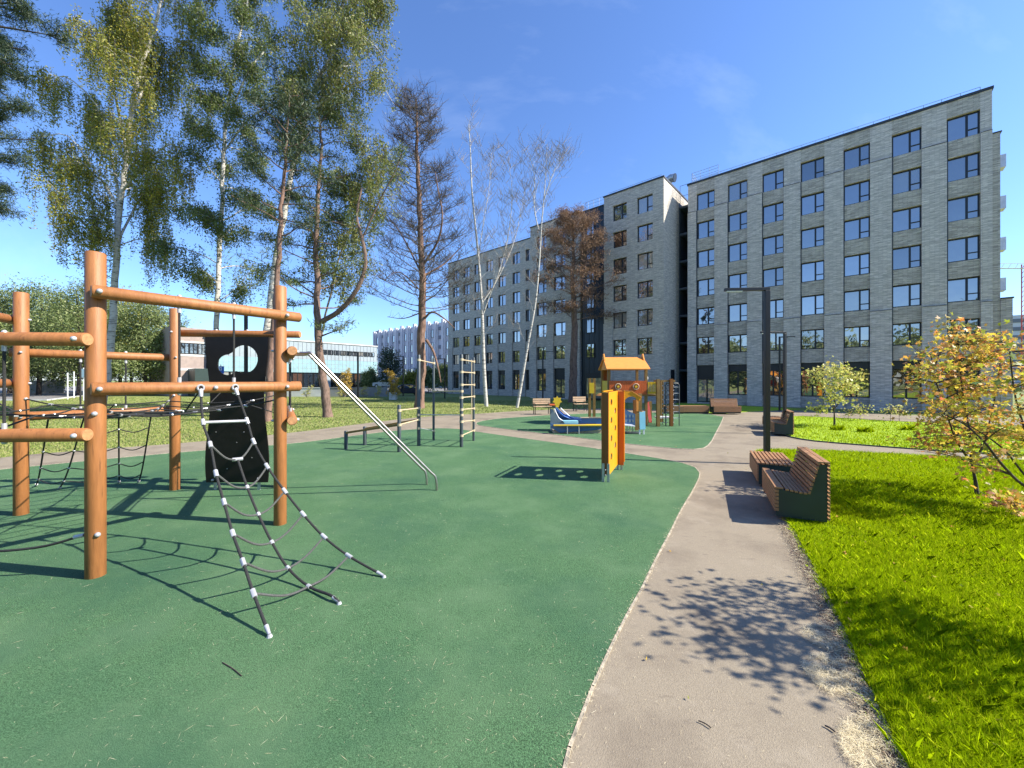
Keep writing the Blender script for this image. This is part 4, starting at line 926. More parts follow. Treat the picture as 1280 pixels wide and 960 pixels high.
for x in (781.5, 786.2, 790.4):
    for y in (518.5, 524.5): ppoly([(x, y), (x+2, y), (x+2, y+3.3), (x, y+3.3)], HY-.112, .01, 'window_cutout', 'toy_greyblue', hh)
ppoly([(779, 530.6), (794, 532.2), (794, 533.4), (779, 532)], HY-.45, .4, 'counter', 'toy_white', hh)
ppoly([(794, 518), (799.5, 516.5), (799.5, 538), (794, 538)], HY-.1, .05, 'grey_panel', 'post_wood', hh)
for x in (780, 783.5, 787, 790.5): ppoly([(x, 532), (x+1, 532), (x+1, 540), (x, 540)], HY-.3, .04, 'baluster', 'beige', hh)
ppoly([(778, 540), (802, 541.5), (802, 543), (778, 542)], HY-.2, .4, 'base_plate', 'dark_post', hh)
for x in (799, 804.2): ppoly([(x, 536.5), (x+1.6, 536.5), (x+1.6, 543), (x, 543)], HY-.33, .05, 'foot', 'toy_white', hh)
# sand ship
SY = 14.4; sh = thing('sandbox_ship', 'blue ship shaped sandbox with small slide and yellow bench boards', 'sandbox', (pw(720, SY), SY, 0))
ppoly([(688, 511), (691.5, 511.5), (694.5, 518), (698, 524), (704, 526.5), (722, 528), (722, 536), (688, 538.5), (688, 534)], SY+.55, .05, 'hull_side', 'toy_greyblue', sh)
ppoly([(688, 529), (722, 530.3), (754, 531.5), (754, 537), (700, 541), (688, 534.5)], SY+.1, .05, 'hull_side', 'toy_blue', sh)
mb = MB(); prof = [(695.5, 510.5), (700, 516), (706, 521), (714, 524), (727, 525.8)]
for i in range(4):
    (xa, ya), (xb, yb) = prof[i], prof[i+1]; v = [(pw(xa, SY+.6), SY+.65, HC+(475-ya)/FP*(SY+.6)), (pw(xb, SY+.6), SY+.65, HC+(475-yb)/FP*(SY+.6))]
    zl = -.30; mb.add([v[0], v[1], (v[1][0]+.05, SY+1.25, v[1][2]+.0), (v[0][0]+.05, SY+1.25, v[0][2]+.0)], [(0, 1, 2, 3)])
    mb.add([(v[0][0]-.02, SY+1.25, 0), (v[1][0]-.02, SY+1.25, 0), (v[1][0]+.05, SY+1.26, v[1][2]+.06), (v[0][0]+.05, SY+1.26, v[0][2]+.06)], [(0, 1, 2, 3)])
mb.build('slide_chute', 'toy_slide', sh, world=True, smooth=True)
rim = [Vector((pw(x, SY+.6), SY+.60, HC+(475-y)/FP*(SY+.6))) for x, y in [(693, 511), (696, 518), (699, 523), (704, 526.3)]]; MB().tube(spline(rim, 4), .022, 6).build('slide_rim', 'toy_white', sh, world=True)
rim = [Vector((pw(x, SY+1.2), SY+1.26, HC+(475-y)/FP*(SY+1.2)+.03)) for x, y in [(701, 511), (706, 516), (712, 521), (718, 523.2), (727, 524)]]; MB().tube(spline(rim, 4), .022, 6).build('slide_rim', 'toy_white', sh, world=True)
ppoly([(704, 526.2), (723, 526.2), (723, 530), (706, 529.5)], SY+.35, .3, 'slide_landing', 'toy_cyan', sh)
MB().box(pw(692, SY), pw(755, SY), SY-.05, SY+.25, .30, .335).build('bench_board', 'yellow_toy', sh, world=True)
MB().box(pw(726, SY+1.4), pw(756, SY+1.4), SY+1.3, SY+1.6, .44, .475).build('bench_board', 'beige', sh, world=True)
MB().box(pw(726, SY+1.4), pw(758, SY+1.4), SY+1.65, SY+1.7, .0, .43).build('hull_side', 'toy_slide', sh, world=True)
MB().box(pw(692, SY), pw(753, SY), SY+.16, SY+1.3, .0, .12).build('sand', 'sand', sh, world=True)
for x in (709, 723.5): MB().tube([(pw(x, SY), SY-.02, 0), (pw(x, SY), SY-.02, .3)], .02, 8).build('support', 'galv', sh, world=True)
MB().box(pw(690, SY), pw(702, SY), SY+.7, SY+1.2, 1.0, 1.04).build('slide_deck', 'red_ply', sh, world=True)
c = Vector((pw(696.6, SY+.5), SY+.5, HC-(502-475)/FP*SY)); star(c, .19, .125, 7, (0, .03, 0), 'flower_head', 'yellow_toy', sh); MB().box(c.x-.06, c.x+.06, SY+.502, SY+.528, .95, c.z-.1).build('flower_stem', 'yellow_toy', sh, world=True)
# pair of posts with yellow caps
pp = thing('play_post_gate', 'pair of brown posts joined by a yellow panel left of the play tower', 'play gate', G(740, 524))
for x in (737, 742.6): g = G(x, 523.5); MB().beam(g, g+Vector((0, 0, 2.0+(475-472.8)/FP*g.y)), .13, .13, (1, 0, 0)).build('post', 'post_wood', pp, world=True)
g0, g1 = G(736.2, 523.5), G(742, 523.5); MB().box(g0.x, g1.x, g0.y-.12, g0.y-.08, 2-(491.5-475)/FP*g0.y, 2-(478.5-475)/FP*g0.y).build('panel', 'yellow_toy', pp, world=True)
# ================================================= BENCHES
BA = math.atan2(.896, .444)   # length direction of the near pair
def make_back_bench(label, loc, rz, L=1.34, group=None):
    "local x = along the bench, y = depth away from the front (to the sitter's back, negative y side is right)"
    t = thing('slatted_bench', label, 'bench', loc, rz, group); 
    prof = [(0, .06), (0, .44), (.05, .45), (.24, .415), (.36, .43), (.43, .55), (.50, .84), (.585, .84), (.585, .06)]
    for x in (.02, L-.05): MB().prism([(-y, z) for y, z in prof], (x, 0, 0), (0, 1, 0), (0, 0, 1), (.03, 0, 0)).build('side_panel', 'bench_green', t, bevel=.004)
    MB().box(.051, L-.051, -.50, -.03, .06, .36).build('carcass', 'bench_green', t)
    mb = MB()
    pts = [(-.005, .47), (.0, .47)]
    for i in range(7): mb.box(.0, L, -.03, .0+.02, .14+.052*i, .14+.052*i+.042) if i < 6 else mb.box(0, L, -.085, .02, .455, .48)
    for k in range(5): y = -.13-.052*k; z = .452-.007*k+(.0 if k < 4 else .004); mb.beam((0, y, z), (L, y, z), .04, .026)
    mb.build('seat_slat', 'bench_wood', t, bevel=.003)
    mb = MB()
    for k in range(8): s = k/7; y = -.375-.105*s-.01; z = .455+.41*s; mb.beam((0, y, z-.01), (L, y, z-.01), .026, .042, (0, -.25, 1))
    mb.box(0, L, -.545, -.475, .862, .884); mb.box(0, L, -.61, -.552, .862, .884)
    for k in range(15): z = .09+.052*k; mb.box(0, L, -.612, -.587, z, z+.034)
    mb.build('back_slat', 'bench_wood', t, bevel=.003); return t
def make_flat_bench(label, loc, rz, L=1.4, Wd=.60, group=None):
    t = thing('backless_bench', label, 'bench', loc, rz, group)
    mb = MB()
    for k in range(9): y = -k*(Wd-.05)/8; mb.box(0, L, y-.046, y, .425, .455)
    for k in range(6): z = .10+.052*k; mb.box(0, L, -.02, .004, z, z+.042); mb.box(0, L, -Wd-.004, -Wd+.02, z, z+.042)
    mb.build('seat_slat', 'bench_wood', t, bevel=.003)
    for x in (.012, L-.042): MB().box(x, x+.03, -Wd+.022, -.022, .05, .423).build('side_panel', 'bench_green', t)
    MB().box(.05, L-.05, -Wd+.06, -.06, .0, .40).build('carcass', 'bench_green', t); return t
b1 = make_back_bench('slatted wooden bench with curved back and dark green end panel, nearest on the path edge', (3.76, 5.52, 0), BA)
f1 = make_flat_bench('backless slatted bench by the foot of the nearest black lamp post', (4.6, 7.27, 0), BA)
b2 = copy_tree(b1, (9.4, 13.95, 0), BA, 'slatted bench with back on the far lawn tip beside the second black lamp post'); ROOTM[b2.name] = ROOTM[b1.name]
f2 = copy_tree(f1, (10.25, 15.6, 0), BA, 'backless slatted bench half hidden behind the second lamp post at the far lawn tip')
b3 = copy_tree(b1, (11.75, 21.9, 0), R(-4), 'slatted bench with back, front facing us across the far rubber edge', scale=(1.15, 1, 1)); b3.rotation_euler[2] = R(176); b3.location = (13.3, 22.5, 0)
f3 = copy_tree(f1, (11.7, 23.0, 0), R(178), 'longer of the two backless benches on the far rubber edge', scale=(1.05, 1, 1))
f4 = copy_tree(f1, (10.2, 22.9, 0), R(176), 'backless bench at the far rubber edge closest to the metal ladder arch', scale=(.8, 1, 1))
def park_bench(label, x0, x1, yb, yt, rz):
    g0, g1 = G(x0, yb), G(x1, yb); L = g1.x-g0.x; t = thing('park_bench', label, 'bench', g0, rz, 'park benches by the left lawn')
    mb = MB()
    for z in (.58, .70, .82): mb.box(0, L, -.03, 0, z, z+.095)
    mb.build('backrest', 'bench_wood_pale', t)
    mb = MB()
    for k in range(4): mb.box(0, L, -.15-.11*k, -.06-.11*k, .45, .475)
    mb.build('seat', 'bench_wood_pale', t)
    for x in (.05, L-.1):
        mb = MB(); mb.beam((x, 0, 0), (x, 0, .93), .04, .04, (1, 0, 0)); mb.beam((x, -.45, 0), (x, -.45, .62), .04, .04, (1, 0, 0)); mb.beam((x, -.45, .62), (x, 0, .62), .04, .03); mb.build('leg_frame', 'lamp_black', t)
    return t
park_bench('pale wooden park bench with dark frame left of the blue ship sandbox', 666, 688, 517.5, 500, R(8))
park_bench('pale wooden park bench behind the yellow flower, right of the dead pine base', 716, 733, 513.5, 497, R(12))
# ================================================= LAMPS
def lamp(label, base, h_, arm, rz, w_=.11, group='black angular street lamps'):
    t = thing('street_lamp', label, 'street lamp', base, rz, group)
    MB().box(-w_/2, w_/2, -w_/2, w_/2, 0, h_-.002).build('pole', 'lamp_black', t, bevel=.006)
    MB().box(-arm, w_/2, -w_*.4, w_*.4, h_, h_+.07).build('arm', 'lamp_black', t, bevel=.004)
    MB().box(-arm+.04, -arm+.40, -w_*.35, w_*.35, h_-.02, h_-.002).build('lamp_head', 'toy_white', t)
    MB().box(-w_*.75, w_*.75, -w_*.75, w_*.75, 0, .03).build('base_plate', 'lamp_black', t); return t
lamp('tall black square lamp post with a flat arm, nearest, behind the slatted bench', G(958.5, 580), 4.13, .97, R(-4))
lamp('second black lamp post, at the tip of the far lawn beside the far benches', (pw(981, 14.4), 14.4, 0), HC+(475-417)/FP*14.4, .95, R(5), .085)
lamp('third and farthest black lamp post before the right grey block', (pw(974.5, 25.3), 25.3, 0), HC+(475-422)/FP*25.3, .9, R(170), .09)
lamp('thin black lamp post in front of the stair tower with its arm to the right', (pw(678.5, 40), 40, 0), HC+(475-440)/FP*40, 1.1, R(180), .14)
lamp('thin dark lamp post in front of the pale blue hall', (pw(447.5, 44), 44, 0), HC+(475-441)/FP*44, 1.0, 0, .16)
lamp('thin dark lamp post left of the multi stemmed dry birch', (pw(556, 42), 42, 0), HC+(475-449)/FP*42, .9, 0, .13)
lamp('slim lamp post near the dark parked car', (pw(504, 48), 48, 0), HC+(475-446)/FP*48, .8, 0, .13)
lamp('tall thick grey lamp post seen through the cloud hole of the climbing panel', (pw(307.5, 30), 30, 0), HC+(475-385)/FP*30, 1.2, R(200), .22)
# bollards & litter bins
# ================================================= SIGNS
s = thing('parking_sign', 'blue square parking sign with white P seen through the cloud hole', 'parking sign', (pw(276, 30), 30, 0))
MB().tube([(0, 0, 0), (0, 0, 3.2)], .03, 8).build('pole', 'galv', s, smooth=True)
MB().box(-.28, .28, -.045, -.03, 2.5, 3.06).build('plate', 'blue_sign', s)
mb = MB(); mb.box(-.12, -.06, -.055, -.046, 2.58, 2.98); mb.box(-.059, .12, -.055, -.046, 2.92, 2.98); mb.box(-.059, .12, -.055, -.046, 2.74, 2.80); mb.box(.06, .12, -.055, -.046, 2.801, 2.919); mb.build('letter', 'toy_white', s)
s = thing('road_sign', 'pale blue sign plate on a white pole, left of the front log post', 'road sign', (pw(104.5, 38), 38, 0))
MB().tube([(0, 0, 0), (0, 0, 3.2)], .04, 8).build('pole', 'toy_white', s, smooth=True); MB().box(-.33, .27, -.07, -.045, 2.25, 3.1).build('plate', 'pale_sign', s)
for i, (x, yt, Yd) in enumerate(((84.5, 466, 40), (92.5, 464.5, 43))):
    s = thing('bollard_post', ('white marker post left of the hanging rope by the parking', 'white marker post next to the pale blue road sign')[i], 'marker post', (pw(x, Yd), Yd, 0), 0, 'white posts by the parking'); MB().tube([(0, 0, 0), (0, 0, HC+(475-yt)/FP*Yd)], .05, 8).build('post', 'toy_white', s, smooth=True)
# tree planter
s = thing('tree_planter', 'pale concrete planter box at the foot of the small golden tree by the parking', 'planter', (pw(491.5, 39.5), 39.5, 0)); mb = MB()
for a, b, c, d in ((-.32, -.27, -.32, .32), (.27, .32, -.32, .32), (-.27, .27, -.32, -.27), (-.27, .27, .27, .32)): mb.box(a, b, c, d, 0, .75)
mb.build('box', 'white_conc', s); MB().box(-.27, .27, -.27, .27, .3, .68).build('soil', 'mulch', s)
# ================================================= CARS
def car(label, loc, rz, m):
    t = thing('parked_car', label, 'car', loc, rz, 'parked cars')
    body = [(-2.15, .32), (-2.15, .72), (-2.05, .88), (-1.2, .95), (-.55, 1.42), (.75, 1.44), (1.55, 1.0), (2.1, .9), (2.17, .6), (2.15, .3)]
    MB().prism(body, (0, -.85, 0), (1, 0, 0), (0, 0, 1), (0, 1.7, 0)).build('body', m, t, bevel=.06)
    for y0_, y1_ in ((-.856, -.846), (.846, .856)): MB().prism([(-1.05, .96), (-.5, 1.36), (.68, 1.37), (1.3, 1.0)], (0, y0_, 0), (1, 0, 0), (0, 0, 1), (0, y1_-y0_, 0)).build('side_window', 'glass', t)
    MB().prism([(-.72, 0), (.72, 0), (.62, .6), (-.62, .6)], (-1.165, 0, .985), (0, 1, 0), (.80, 0, .585), (-.006, 0, .008)).build('windscreen', 'glass', t)
    for x in (-1.4, 1.35):
        for y in (-.78, .78): wq = MB().tube([(x, y-.1, .32), (x, y+.1, .32)], .32, 18).build('wheel', 'tyre', t, smooth=True); MB().tube([(x, y-.11, .32), (x, y+.11, .32)], .19, 12).build('rim', 'galv', wq, smooth=True)
    for y in (-.62, .62): MB().box(-2.175, -2.13, y-.16, y+.16, .62, .76).build('headlight', 'toy_white', t, bevel=.01)
    return t
c1 = car('dark blue parked car beside the reddish dead pine trunk', (pw(507, 50), 50, 0), R(20), 'car_dark')
c2 = car('white parked car roof showing behind the low grey wall', (pw(470, 66), 66, 0), R(8), 'car_white'); c2.location.z = .9
c3 = copy_tree(c2, (pw(484, 63), 63, .7), R(-10), 'second white parked car, right of the other white car behind the wall')

# ================================================= TREES
def cloudpts(K, n, sp_):
    "n points along polyline K with jitter sp_"
    K = np.array([tuple(p) for p in K]); t = nr.rand(n)*(len(K)-1); i = np.minimum(t.astype(int), len(K)-2); f_ = (t-i)[:, None]
    return K[i]*(1-f_)+K[i+1]*f_+nr.normal(size=(n, 3))*sp_
def at_path(P, u):
    i = min(int(u*(len(P)-1)), len(P)-2); f_ = u*(len(P)-1)-i; return P[i].lerp(P[i+1], f_)
def strands(starts, lmin, lmax, per_m, jit, sway=.15):
    "hanging twigs: returns leaf centres and twig lines"
    C = []; lines = []
    for p in starts:
        L = lmin+(lmax-lmin)*rnd.random()**1.3; dx, dy = rnd.gauss(0, sway), rnd.gauss(0, sway); n = max(3, int(L*per_m))
        K = [Vector(p)+Vector((dx*L*math.sin(s*1.6), dy*L*math.sin(s*1.6), -L*s)) for s in (0, .3, .65, 1)]
        lines.append(K); C.append(cloudpts(K, n, jit))
    return np.concatenate(C), lines
def bpath(p, az, el, L, droop, n=6, wob=.12):
    "a limb leaving p: rises with el, then droops"
    out = [Vector(p)]; d = Vector((math.cos(az)*math.cos(el), math.sin(az)*math.cos(el), math.sin(el)))
    for i in range(n):
        d = (d+Vector((rnd.gauss(0, wob), rnd.gauss(0, wob), rnd.gauss(0, wob)-droop))).normalized(); out.append(out[-1]+d*L/n)
    return out
def tree(name, label, cat, px, Yt, r0, group=None, bark='bark_birch', ydr=0, lean=None):
    P = [W(x, y, Yt+(dy if True else 0)) for x, y, dy in [(q+(0,))[:3] for q in px]]; base = Vector((P[0].x, P[0].y, 0)); P[0] = base-Vector((0, 0, .1))
    t = thing(name, label, cat, base, 0, group); S = spline(P, 6); n = len(S)
    S = [p+Vector((rnd.gauss(0, .03), rnd.gauss(0, .03), 0))*(1 if 2 < i < n-2 else 0) for i, p in enumerate(S)]
    rad = [r0*(1.25 if i == 0 else 1)*(1-.85*(i/(n-1))**1.1) for i in range(n)]
    mb = MB(); mb.tube(S, rad, 12); return t, S, mb, bark
def limbs(mb, S, n, u0, u1, Lf, el, droop, r, sub=4, thin=None, azbias=None, wob=.12, subL=.45):
    "limbs all round the trunk; returns all limb polylines; thin twigs go in thin"
    out = []
    for i in range(n):
        u = u0+(u1-u0)*(i+rnd.random())/n; p = at_path(S, u); az = i*2.4+rnd.gauss(0, .4)
        if azbias and rnd.random() < azbias[1]: az = azbias[0]+rnd.gauss(0, .5)
        L = Lf(u)*(.75+.5*rnd.random()); K = bpath(p, az, el(u) if callable(el) else el, L, droop, 6, wob); K = spline(K, 2)
        rr = r*(1-.6*u); mb.tube(K, [rr*(1-.8*j/(len(K)-1)) for j in range(len(K))], 6); out.append(K)
        for s in range(sub):
            q = at_path(K, .3+.65*rnd.random()); kk = bpath(q, az+rnd.choice((-1, 1))*(.5+.5*rnd.random()), R(15), L*subL*(.5+.6*rnd.random()), droop*1.1, 4, wob)
            (thin or mb).tube(kk, [rr*.35*(1-.7*j/(len(kk)-1)) for j in range(len(kk))], 4, caps=False); out.append(kk)
    return out
def join(mb, *ot):
    for k, th in enumerate(ot):
        if th and th.v: mb.cm = 1; mb.add(th.v, th.f); mb.cm = 0
def finish(t, mb, bark, leaves=None, lm=None, size=.1, thin=None, tb=None, crown='crown', aspect=.8):
    join(mb, thin); mb.build('trunk', [bark, tb or bark], t, world=True, smooth=True)
    if leaves is not None and len(leaves): leaf_quads(crown, leaves, size, lm, t, aspect)
def sample(K, n, lo=.2, jit=.16): return [at_path(k, lo+(1-lo)*rnd.random())+Vector((rnd.gauss(0, jit), rnd.gauss(0, jit), rnd.gauss(0, jit))) for k in K for _ in range(n)]
def drape(t, mb, bark, ks, nper, lmin, lmax, per_m, jit, lm, size, sway=.1, thin=None, tb='twig_grey', lo=.25, spread=.3):
    st = sample(ks, nper, lo, spread); C, lines = strands(st, lmin, lmax, per_m, jit, sway); thin = thin or MB()
    for K in lines: thin.tube(K, [.012, .009, .006, .004], 3, caps=False)
    finish(t, mb, bark, C, lm, size, thin, tb)
# -- weeping birch A
YA = 24
t, S, mb, bk = tree('weeping_birch', 'weeping birch with long yellow green drapes, its white trunk behind the front log post', 'birch tree', [(126, 514), (137, 440), (144, 350), (149, 270), (158, 190), (172, 100), (196, 25), (214, -60), (222, -110)], YA, .20)
def WL(px, Y): return spline([W(x, y, Y+d) for x, y, d in px], 3)
ex = []
for px in ([(150, 262, 0), (120, 215, -.5), (85, 170, -1), (52, 172, -1.3)], [(148, 290, 0), (110, 250, .6), (70, 190, 1), (50, 200, 1.2)], [(156, 200, 0), (120, 130, .5), (80, 95, 1), (62, 110, 1.2)], [(152, 240, 0), (185, 200, -.8), (215, 180, -1), (228, 200, -1)], [(166, 140, 0), (190, 90, 1), (215, 60, 1.3), (226, 80, 1.4)], [(150, 250, 0), (128, 150, 1.), (100, 118, 2)], [(185, 60, 0), (150, 10, -.8), (126, 15, -1.2)], [(148, 300, 0), (180, 240, 1), (205, 225, 1.5)], [(158, 190, 0), (140, 100, -1), (125, 40, -1.4), (118, 50, -1.5)], [(175, 100, 0), (168, 40, .5), (150, 20, .8)], [(146, 310, 0), (105, 280, -1.2), (85, 250, -1.8)]):
    K = WL(px, YA); mb.tube(K, [.07*(1-.8*j/(len(K)-1)) for j in range(len(K))], 6); ex.append(K)
    for s in range(4):
        q = at_path(K, .35+.6*rnd.random()); kk = bpath(q, rnd.random()*6.28, R(25), .8+rnd.random(), .15, 4); mb.tube(kk, [.022, .018, .014, .01, .006], 4, caps=False); ex.append(kk)
ks = ex+ex[::2]+limbs(mb, S, 34, .30, .97, lambda u: 3.0*(1-.55*abs(u-.6)), R(40), .14, .05, 3)
drape(t, mb, bk, ks, 8, .7, 3.6, 34, .10, 'leaf_birchA', .13, .05, spread=.22)
# -- birch B
YB = 25
t, S, mb, bk = tree('birch', 'dark green birch with a straight pale trunk behind the climbing frame, second from the left', 'birch tree', [(268, 508), (270, 430), (273, 350), (277, 260), (281, 180), (288, 110), (300, 40), (318, -40), (326, -90)], YB, .17)
K = WL([(284, 150, 0), (310, 90, 0), (330, 65, .3)], YB); mb.tube(K, .05, 6); K2 = WL([(280, 190, 0), (310, 150, -.3), (345, 128, -.5)], YB); mb.tube(K2, .045, 6)
ks = [K, K2]+limbs(mb, S, 44, .20, .98, lambda u: 3.0*(1.12-.6*u), R(40), .10, .05, 4)
drape(t, mb, bk, ks, 12, .15, 1.0, 56, .17, 'leaf_birchB', .13, .25, lo=.1, spread=.22)
# -- birch C leaning, forked
YC = 21
t, S, mb, bk = tree('birch', 'tall white birch leaning right with airy light green crown, crossing a dark pine trunk', 'birch tree', [(322, 520), (333, 420), (346, 320), (362, 230), (382, 150), (398, 100), (424, 45), (445, -20), (455, -90)], YC, .19)
ex = []
for px in ([(368, 205, 0), (376, 150, .6), (380, 90, 1), (385, 40, 1)], [(395, 110, 0), (430, 80, -.6), (465, 60, -1), (485, 75, -1.2)], [(385, 140, 0), (430, 110, .6), (470, 100, 1), (492, 130, 1.2)], [(424, 45, 0), (455, 10, .4), (480, 0, .6)], [(400, 95, 0), (385, 30, -.6), (372, 0, -.8)], [(415, 60, 0), (440, -20, -.8)]):
    K = WL(px, YC); mb.tube(K, [.06*(1-.8*j/(len(K)-1)) for j in range(len(K))], 6); ex.append(K)
    for s in range(4): q = at_path(K, .3+.65*rnd.random()); kk = bpath(q, rnd.random()*6.28, R(35), .7+rnd.random()*.8, .12, 4); mb.tube(kk, [.02, .016, .012, .008, .005], 4, caps=False); ex.append(kk)
ks = ex+limbs(mb, S, 32, .46, .99, lambda u: 2.9*(1.15-.5*u), R(42), .12, .04, 3)
drape(t, mb, bk, ks, 12, .2, 1.3, 44, .14, 'leaf_birchC', .12, .16, spread=.22)
# -- pines
def pine(label, px, Yt, r0, nl, u0, u1, Lf, el, droop, needles, nm, size, dens, bark='bark_pine', ex=(), sub=5, grp=None, jit=.16, top=True, rr=.06, wob=.16, clump=14, twigs=True):
    t, S, mb, bk = tree('pine_tree', label, 'pine tree', px, Yt, r0, grp, bark); thin = MB(); K0 = []
    for pxl, r in ex:
        K = WL(pxl, Yt); mb.tube(K, [r*(1-.7*j/(len(K)-1)) for j in range(len(K))], 8); K0.append(K)
        for s in range(6): q = at_path(K, .45+.55*rnd.random()); kk = bpath(q, rnd.random()*6.28, R(20), .6+rnd.random()*.9, -.02, 4, .2); thin.tube(kk, [.02, .016, .012, .008, .005], 4, caps=False); K0.append(kk)
    ks = limbs(mb, S, nl, u0, u1, Lf, el, droop, rr, sub, thin, wob=wob)+K0
    C = None
    if needles:
        pts = sample(ks, dens, .45, .08); A = np.array([tuple(p) for p in pts]); C = np.repeat(A, clump, 0)+nr.normal(size=(len(A)*clump, 3))*jit*[1, 1, .6]
    finish(t, mb, bk, C, nm, size, thin, 'bark_dark', 'crown', .22)
    return t, S, ks
pine('slender dark barked pine standing right against the leaning birch, behind the black panel', [(334, 527), (341, 430), (346, 350), (352, 260), (358, 180), (362, 120)], 18.7, .17, 30, .52, 1.0, lambda u: 2.3*(1.25-.6*u), lambda u: R(20), -.02, True, 'needle_dark', .26, 4, 'bark_red', sub=4, jit=.17)
pine('gnarled pine with thick trunk and a sickle shaped limb, behind the steel rails', [(410, 521), (404, 470), (398, 420), (396, 360), (395, 300), (398, 240), (402, 180), (398, 140)], 21, .24, 34, .36, 1.0, lambda u: 2.9*(1.2-.55*u), lambda u: R(12), -.03, True, 'needle_green', .26, 4, ex=(([(402, 402, 0), (425, 388, -.2), (446, 362, -.5), (457, 330, -.6), (452, 295, -.7), (446, 270, -.5), (452, 235, -.3)], .15), ([(452, 300, -.6), (475, 250, -1), (495, 212, -1.4), (505, 180, -1.6)], .045), ([(398, 372, 0), (370, 352, .6), (350, 340, 1)], .05), ([(402, 420, 0), (418, 414, -.3), (428, 412, -.4)], .05)), sub=5, jit=.17)
# birch foliage hanging through the gnarled pine
t, S, mb, bk = tree('birch', 'slim birch whose yellow green drapes hang through the gnarled pine', 'birch tree', [(406, 517), (402, 470), (402, 420), (420, 340), (440, 280), (452, 230), (462, 190)], 22.6, .08, None, 'bark_thin')
ks = limbs(mb, S, 22, .45, .98, lambda u: 1.7, R(45), .12, .03, 3)
for px in ([(446, 290, 0), (470, 250, 0), (490, 245, 0)], [(440, 330, 0), (400, 270, 0), (385, 290, .2)], [(436, 350, 0), (410, 330, -1), (385, 330, -1.5)], [(450, 250, 0), (425, 210, 0), (400, 215, 0)]): K = WL(px, 23); mb.tube(K, .025, 5); ks += [K]*3
drape(t, mb, bk, ks, 6, .3, 1.9, 36, .11, 'leaf_birchC', .135, .06)
# dead pine
def deadpine():
    t, S, mb, bk = tree('dead_pine', 'tall dead pine with bare upswept branches and reddish trunk, left of the white dry birch', 'dead tree', [(524, 510), (527, 440), (528, 370), (526, 300), (523, 230), (521, 170), (520, 125)], 27.5, .33, None, 'bark_red')
    thin = MB(); mid = MB(); ks = []
    ex = [([(529, 400, 0), (540, 390, -.5), (555, 398, -1), (568, 410, -1.2)], .09), ([(530, 330, 0), (548, 300, -.6), (553, 268, -1), (548, 240, -1), (544, 215, -1)], .09), ([(529, 345, 0), (555, 330, .6), (580, 305, 1.2)], .09), ([(528, 390, 0), (505, 398, 1), (484, 396, 1.6)], .05),
          ([(527, 365, 0), (500, 340, -1), (480, 350, -1.5)], .05), ([(526, 340, 0), (500, 290, 1), (478, 262, 2)], .07), ([(533, 425, -.2), (542, 440, -.4), (548, 462, -.5), (551, 478, -.5)], .11)]
    for px, r in ex: K = WL(px, 27.5); mb.tube(K, [r*(1-.7*j/(len(K)-1)) for j in range(len(K))], 7); ks.append(K)
    ks += limbs(mid, S, 125, .28, 1.0, lambda u: 4.6*(1.10-.95*u)+.4, lambda u: R(2+20*u), -.075, .045, 8, thin, wob=.15, subL=.5)
    for K in ks:
        for s in range(2+int(3.2*(K[0]-K[-1]).length)): q = at_path(K, .2+.8*rnd.random()); kk = bpath(q, rnd.random()*6.28, R(30), .35+rnd.random()*.7, -.1, 3, .2); thin.tube(kk, [.012, .010, .008, .005], 3, caps=False)
    join(mb, mid, thin); mb.build('trunk', ['bark_red', 'twig_grey'], t, world=True, smooth=True)
deadpine()
# bare white birches
def barebirch(label, stems, Yt, r0, n, nx):
    base = W(*stems[0][0][0][:2], Yt); base.z = 0; t = thing('bare_birch', label, 'bare tree', base); mb = MB(); thin = MB()
    for px, r in stems:
        P = [W(x, y, Yt+d) for x, y, d in px]
        if r == r0: P[0].z = -.1
        S = spline(P, 5); mb.tube(S, [r*(1-.85*(j/(len(S)-1))) for j in range(len(S))], 10)
        ks = limbs(mb, S, n, .22, 1., lambda u: (2.3*(1.1-.6*u)), R(60), -.02, .02, 4, thin, wob=.10, subL=.7)
        for K in ks:
            for s in range(nx):
                q = at_path(K, .2+.8*rnd.random()); kk = bpath(q, rnd.random()*6.28, R(55), .5+rnd.random()*.9, .03, 3, .12); thin.tube(kk, [.012, .010, .008, .005], 3, caps=False)
    join(mb, thin); mb.build('trunk', ['bark_birch', 'bark_thin'], t, world=True, smooth=True)
barebirch('bare white birch splitting into several upright stems, left one in front of the lower wing', [([(608, 507, 0), (605, 460, 0), (603, 400, 0), (601, 360, 0), (596, 300, 0), (590, 240, 0), (588, 190, 0), (586, 155, 0)], .15), ([(603, 395, 0), (612, 370, -.2), (625, 335, -.5), (636, 290, -.6), (640, 240, -.6), (636, 205, -.6)], .06), ([(602, 380, 0), (620, 352, .4), (640, 310, .9), (650, 270, 1.2), (656, 240, 1.2)], .05), ([(603, 385, 0), (598, 330, .6), (604, 280, 1), (612, 230, 1.2), (614, 190, 1.2)], .05)], 29.5, .15, 17, 3)
barebirch('thin bare birch with spotted white trunk leaning right in front of the brown pine', [([(646, 509.5, 0), (652, 478, 0), (660, 430, 0), (669, 380, 0), (674, 330, 0), (677, 280, 0), (681, 235, 0), (684, 180, 0)], .11), ([(676, 300, 0), (668, 260, .3), (668, 220, .4), (662, 195, .4)], .05), ([(680, 250, 0), (690, 220, -.3), (698, 200, -.3)], .04)], 28, .11, 15, 2)
